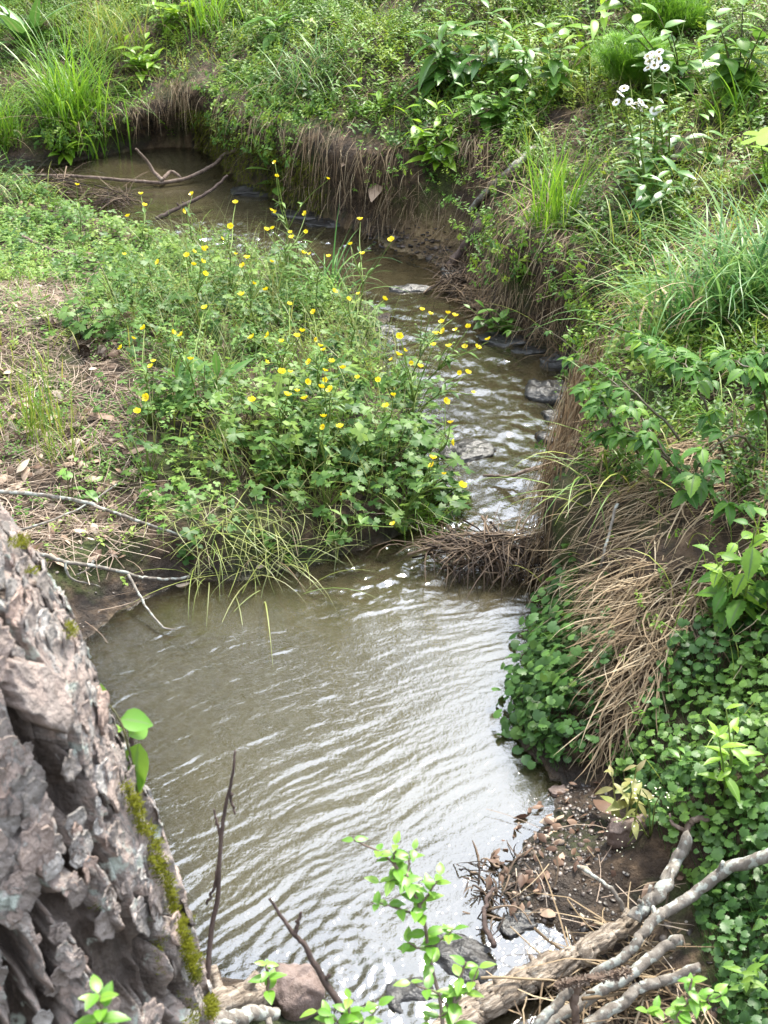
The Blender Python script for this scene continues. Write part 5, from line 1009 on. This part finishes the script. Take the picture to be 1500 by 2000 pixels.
stick('fallen_branch','long thin pale twig drooping over the dirt bank to the pool','branch',[[(10,1058,.08),(70,1080,.07),(130,1097,.06),(240,1117,.05),(300,1132,.03),(372,1126,.02)],[(250,1122,.05),(285,1185,.03),(315,1222,.02),(343,1231,.01)],[(125,1096,.06),(140,1130,.04),(195,1145,.03)],[(185,1090,.06),(172,1112,.05),(150,1122,.04)]],.0055,.0032,'branch')
stick('fallen_branch','thin grey twig on the leaf litter above the dirt bank','branch',[[(-20,958,.03),(120,972,.03),(200,992,.03),(290,1025,.03),(372,1052,.03)],[(15,1043,.05),(90,1020,.05),(160,990,.04),(228,946,.03)]],.0055,.003,'branch')
stick('fallen_branch','dark stick lying in the chickweed at the left','branch',[[(40,462,.03),(100,488,.03),(150,500,.03),(235,530,.02)]],.008,.005,'twig')
stick('fallen_branch','lichen spotted branch slanting across the lower right bank','branch',[[(1560,1650,.1),(1500,1672,.1),(1430,1692,.1),(1370,1735,.09),(1315,1770,.09),(1272,1800,.09),(1235,1852,.08),(1188,1888,.06),(1130,1925,.03)]],.011,.0075,'branch',.004)
stick('fallen_branch','birch grey broken branch above the rotten log','branch',[[(1350,1630,.1),(1318,1685,.1),(1296,1735,.1),(1265,1765,.09),(1236,1795,.08)]],.010,.0125,'branch',.004)
stick('rotten_log','large crumbling pale rotten log at the bottom right','log',[[(1245,1785,.05),(1170,1840,.05),(1100,1880,.04),(1020,1920,.03),(940,1970,.02),(850,2040,.02)]],.014,.027,'rotten',.010,.34,44,af=4.5,seg=90)
stick('fallen_branch','smooth grey branch below the rotten log','branch',[[(1330,1835,.07),(1295,1850,.08),(1250,1890,.08),(1190,1925,.07),(1120,1968,.05),(1030,2030,.03)]],.0085,.0105,'branch',.004)
stick('fallen_branch','thin weathered branch behind the lime shoot at the bottom right','branch',[[(1365,1890,.06),(1300,1915,.06),(1250,1930,.06),(1215,1960,.05),(1140,2005,.04)]],.008,.01,'branch')
stick('fallen_branch','slim pale twig standing on the gravel bar','branch',[[(1225,1790,.03),(1200,1745,.06),(1165,1715,.07),(1128,1692,.05)]],.004,.0028,'branch',.003)
stick('fallen_branch','short pale stick crossing below the seed spike','branch',[[(1125,1925,.1),(1100,1950,.09),(1060,1990,.07),(1030,2030,.05)]],.0075,.008,'branch',.003)
stick('fallen_branch','upright brown stick leaning on the lower grey branch','branch',[[(1135,1915,.12),(1122,1945,.09),(1124,1990,.05),(1128,2030,.02)]],.0065,.006,'twig',.003)
stick('fallen_branch','bark covered root lying at the water edge beside the trunk','branch',[[(395,1968,.03),(440,1955,.04),(480,1948,.04),(525,1938,.03)]],.022,.02,'rotten',.003,.2,14)
stick('fallen_branch','grey root tip in front of the red rock','branch',[[(400,2002,.05),(450,1992,.05),(500,1978,.05),(540,1985,.04)]],.014,.01,'branch',.004,.2)
stick('fallen_branch','small dark stub of wood poking out of the pool','branch',[[Wp(255,1462,0.) - np.array([0,0,.02]), Wp(257,1445,.012), Wp(259,1430,.03)]],.006,.0035,'darktwig',.001)
stick('fallen_branch','pale dry stem hanging down the straw bank','branch',[[(1205,985,.08),(1190,1040,.09),(1178,1085,.09),(1172,1120,.06)]],.0035,.0025,'branch',.003)
stick('fallen_branch','bent root at the foot of the right bank above the log','branch',[[(1385,1595,.05),(1350,1605,.06),(1340,1630,.07),(1348,1660,.05)],[(1342,1625,.06),(1315,1610,.06),(1308,1590,.05)]],.006,.004,'twig',.004)
stick('fallen_branch','wet twig caught among the rocks at the pool outlet','branch',[[(965,1850,.02),(945,1800,.03),(950,1760,.03),(965,1735,.02)]],.005,.003,'darktwig',.004)
# knobbly seed spike
P = wpts([(1085,1928,.12),(1120,1918,.13),(1160,1912,.13),(1200,1906,.13),(1232,1896,.12)]); b = MB(); S = tube(b, P, .006, .004, 7, 40, .001)
for i in range(2, 40):
    for k in range(7): b.stamp(L_['mini'], [S[i]], ori(U(0, 6.28, 1), U(-.3, 1.2, 1)), .011, U(.3, 1, 1))
tag(b.build('seed_spike', 'cone', origin=P[0]), 'knobbly brown seed spike lying over the grey branches', 'seed head')
# stems with tiny cream flowers by the yellowed weed
P = Wp(1270, 1640); th = thing('cress_plant', 'thin stemmed weed with tiny cream flower sprays beside the yellowed weed', 'flower', P); bs_ = MB(); b = MB()
for u, v in [(1200,1605),(1255,1545),(1285,1555),(1225,1650)]:
    Q = aty(u, v, P[1] + U(-.12, .02)); tube(bs_, [P, (P + Q) / 2 + [0, 0, .03], Q], .0014, .001, 4, 8, .003, r=.9)
    n = 11; T = Q + rng.normal(0, .011, (n, 3)); b.stamp(L_['mini'], T, ori(U(0, 6.28, n), U(-.6, .6, n)), .0042, U(0, 1, n))
part(bs_, 'stem', 'pale', th); part(b, 'flowers', plain('cream_flower', (.62, .6, .42)), th)
# ---- stones
def rock(name, label, u, v, sx, sy, sz, mt, seed, rot=0., hh=.0, cat='rock', grp=None):
    sx *= .8 if v > 1870 or v < 600 else 1.15; sy *= .8 if v > 1870 or v < 600 else 1.1; n, m_ = 46, 20; P = Wp(u, v, hh); a = np.linspace(0, 2 * np.pi, n, endpoint=False); V = []
    for i in range(m_ + 1):
        ph = -np.pi / 2 + np.pi * i / m_
        for x in a:
            d = np.array([math.cos(ph) * math.cos(x), math.cos(ph) * math.sin(x), math.sin(ph)]); V.append(d)
    V = np.array(V); k = .62 + .75 * fbm(V[:, 0] * 1.4 + seed * 5.1 + V[:, 2], V[:, 1] * 1.4 - seed * 2.3, 7, 4)
    q = np.sign(V) * np.abs(V) ** np.array([.8, .8, .45]); Q = q * k[:, None] * [sx, sy, sz]
    lay = np.floor(Q[:, 2] / (sz * .3) + fbm(Q[:, 0] * 30, Q[:, 1] * 30, seed, 2) * 1.2); off = (_h(lay.astype(np.int64), lay.astype(np.int64) * 0 + seed, 3) - .5) * .22
    Q[:, :2] *= (1 + off)[:, None]; Q[:, 2] += (fbm(Q[:, 0] * 40, Q[:, 1] * 40, seed + 3, 4) - .5) * sz * .7
    c, s = math.cos(rot), math.sin(rot); Q = np.c_[Q[:, 0] * c - Q[:, 1] * s, Q[:, 0] * s + Q[:, 1] * c, Q[:, 2]] + P
    i = np.arange(m_)[:, None] * n; j = np.arange(n)[None]; b = MB(); b.add(Q, np.stack([i + j, i + (j + 1) % n, i + n + (j + 1) % n, i + n + j], -1).reshape(-1, 4))
    tag(b.build(name, mt, origin=P), label, cat, grp)
for a in [('largest dark slab at the right edge of the riffle',1080,775,.07,.06,.035),('flat dark slab below the largest riffle slab',1095,820,.05,.03,.018),('dark ledge stone where the thin branch enters the riffle',1098,868,.06,.03,.026),('brown topped stone on the bank above the largest slab',1095,712,.05,.035,.03),('dark ledge of stacked slate under the leafy sprig',985,668,.07,.05,.02),('small wet slate beside the ledge under the sprig',1030,690,.05,.03,.016),
          ('black stone breaking the narrow channel into white water',800,570,.09,.035,.022),('dark wedge of wet soil and stone below the knotty log',890,545,.06,.05,.035),('submerged grey stone in the white riffle',915,885,.07,.05,.018),('slate ledge under the mossy far bank',590,425,.14,.06,.02),('lower slate ledge under the mossy far bank near the straw',640,440,.1,.05,.018),('dark stone ledge at the right end of the far pool',500,380,.14,.06,.025),
          ('black stone in the narrow channel beside the buttercups',760,650,.04,.03,.014),('black wet stone in the outflow between the privet shoot and the log',900,1890,.07,.05,.03),('dark flat stone breaking the outflow below the pool',740,1885,.05,.03,.008),('wet stone at the lower edge of the gravel bar',1010,1815,.03,.025,.02),('dark stone in the outflow at the bottom edge',800,1960,.06,.04,.025),('black stone near the far riffle',440,465,.06,.04,.02)]:
    rock('stone', a[0], a[1], a[2], a[3], a[4], a[5], 'rock', len(a[0]) + a[1], U(-.5, .5), -.012 if a[2] > 1870 else -.006)
rock('stone', 'reddish angular rock at the bottom edge of the pool', 580, 1945, .05, .045, .04, 'redrock', 5, .3, .02)
rock('stone', 'brown stone under the yellowed weed at the foot of the bank', 1225, 1625, .03, .025, .03, 'redrock', 9, .3, .02)
rock('stone', 'pale pebble at the edge of the gravel bar', 1095, 1547, .016, .012, .008, 'redrock', 12, .3, .004)
# ---- heaps of washed up sticks
def debris(label, u, v, n, rx, ry, hz, L, z0=.0, rot=0.):
    P = Wp(u, v, 0.); b = MB()
    for k in range(n):
        a = U(0, 6.28); rr = math.sqrt(U(0, 1)); x = rr * math.cos(a) * rx; y = rr * math.sin(a) * ry; c = P + [x * math.cos(rot) - y * math.sin(rot), x * math.sin(rot) + y * math.cos(rot), z0 + U(0, hz) * (1 - rr * rr * .7)]
        l = U(*L) / 2; yw = rng.normal(rot, .8) if U(0, 1) < .7 else U(0, 6.28); el = rng.normal(0, .25); d = np.array([math.cos(yw) * math.cos(el), math.sin(yw) * math.cos(el), math.sin(el)]) * l
        tube(b, [c - d, c + rng.normal(0, .01, 3), c + d - [0, 0, l * .2]], U(.0012, .0035), .001, 5, 8, .006, r=U(0, 1))
    n2 = n * 3; x = rng.normal(0, rx * .5, n2); y = rng.normal(0, ry * .5, n2)
    blades(b, np.c_[P[0] + x * math.cos(rot) - y * math.sin(rot), P[1] + x * math.sin(rot) + y * math.cos(rot), P[2] + z0 + U(0, hz, n2) * .9], U(0, 6.28, n2), U(L[0] * .5, L[1], n2), .003, R_(U(-20, 50, n2)), R_(U(-80, 0, n2)), 1, 4, U(0, .8, n2), rng.normal(0, .8, n2))
    tag(b.build('debris_heap', 'thatch' if v > 1850 else 'debris', origin=P), label, 'driftwood')
M['debris'] = leafmat('drift_debris', [(.015,.01,.008),(.045,.03,.021),(.11,.075,.05),(.27,.2,.14)], .7, .05, .2)
debris('overhanging heap of dark twigs and dead grass jutting over the pool head', 965, 1112, 150, .15, .045, .07, (.05, .2), .03, -.15)
debris('tangled twig debris in the middle of the far stream', 215, 398, 40, .11, .08, .07, (.08, .3), .0, .1)
debris('twigs and dead stalks caught at the left side of the far stream', 95, 375, 44, .13, .06, .05, (.08, .3), .02, .2)
debris('wet twigs and leaves gathered where the pool flows out', 985, 1735, 26, .07, .07, .015, (.03, .09), .0, .5)
debris('black wet roots below the knotty log', 905, 560, 60, .1, .07, .07, (.05, .18), .0, 1.0)
debris('tangle of dry twigs on the near right bank under the branches', 1240, 1935, 70, .2, .09, .03, (.08, .3), .0, .5)
# ---- pine cones and single fallen leaves
def cone(label, u, v, L):
    P = Wp(u, v, L * .3); b = MB(); n = 70; i = np.arange(n); f = i / n; a = i * 2.4; rad = L * .3 * np.sin(np.pi * (.12 + .85 * f)) ** .8; yw = U(0, 6.28); Rm = ori(np.array([yw]), np.array([-1.4]))[0]
    T = np.c_[np.cos(a) * rad * .4, np.sin(a) * rad * .4, (f - .5) * L]
    R1 = ori(a - np.pi / 2, .3 + f * .6); b.stamp(leaf(3, .8, 'obov', -.2, -.3), T @ Rm.T + P, Rm[None] @ R1, L * .26 * (.6 + np.sin(np.pi * f) * .6), U(0, 1, n))
    tag(b.build('pine_cone', 'cone', origin=P), label, 'pine cone', 'fallen pine cones')
for a in [('pine cone on the litter at the left edge of the chickweed',100,632,.06),('dark pine cone left of its twin behind the bare mud patch',163,685,.055),('dark pine cone right of its twin behind the bare mud patch',200,690,.055),('pine cone under the purple stemmed buttercup leaves',240,600,.05),('grey pine cone below the thin grass wisps',142,845,.05),('pine cone on the far bank right of the tall grass',228,135,.09)]: cone(*a)
def dead_leaf(label, u, v, L, yaw, mt='litter', r=.7, h=.012, wid=.45, curl=.5, roll=0.):
    P = Wp(u, v, h); b = MB(); b.stamp(leaf(8, wid, 'ovate', -.4, curl), [P], ori(np.array([yaw]), np.array([.15]), np.array([roll])), L, [r]); tag(b.build('fallen_leaf', mt, origin=P), label, 'leaf')
for a in [('long curled brown leaf on the bare mud of the left bank',170,808,.11,-1.5,'litter',.35,.02,.3),('pale upturned leaf on the litter behind the long curled leaf',183,722,.05,.4,'litter',.95,.03),('pale folded leaf at the left frame edge',14,730,.07,.2,'litter',.85,.03),('floating tan leaf at the pool edge under the thin twig',343,1143,.035,-1.2,'litter',.9,.006,.7,.2),('pinkish dead leaf above the dark undercut of the far pool',270,232,.12,1.4,'litter',.8,.02),('grey curled leaf hanging in the straw curtain',740,355,.12,2.9,'litter',.55,.05),
          ('grey dead leaf above the straw curtain',697,297,.1,2.5,'litter',.5,.05),('brown leaf on the ivy below the bluish grass',1255,680,.06,.6,'litter',.4,.05,.7),('dead leaf curled at the left of the litter',150,905,.06,1.2,'litter',.6,.015),('pale dead leaf under the ivy edge of the straw',1195,1240,.05,.3,'litter',.8,.03),('brown dead leaf lying on the gravel by the outflow',1085,1790,.05,.8,'litter',.5,.015),('big dark dead leaf under the yellowed weed',1200,1590,.07,.4,'litter',.1,.03),('tan dead leaf beside the pale twigs',215,945,.06,-.8,'litter',.7,.015),('dark brown leaf at the left edge of the litter',10,880,.07,.9,'litter',.1,.015),('pale leaf caught by the trailing grass at the water',515,1108,.05,.9,'litter',.9,.012)]: dead_leaf(*a)
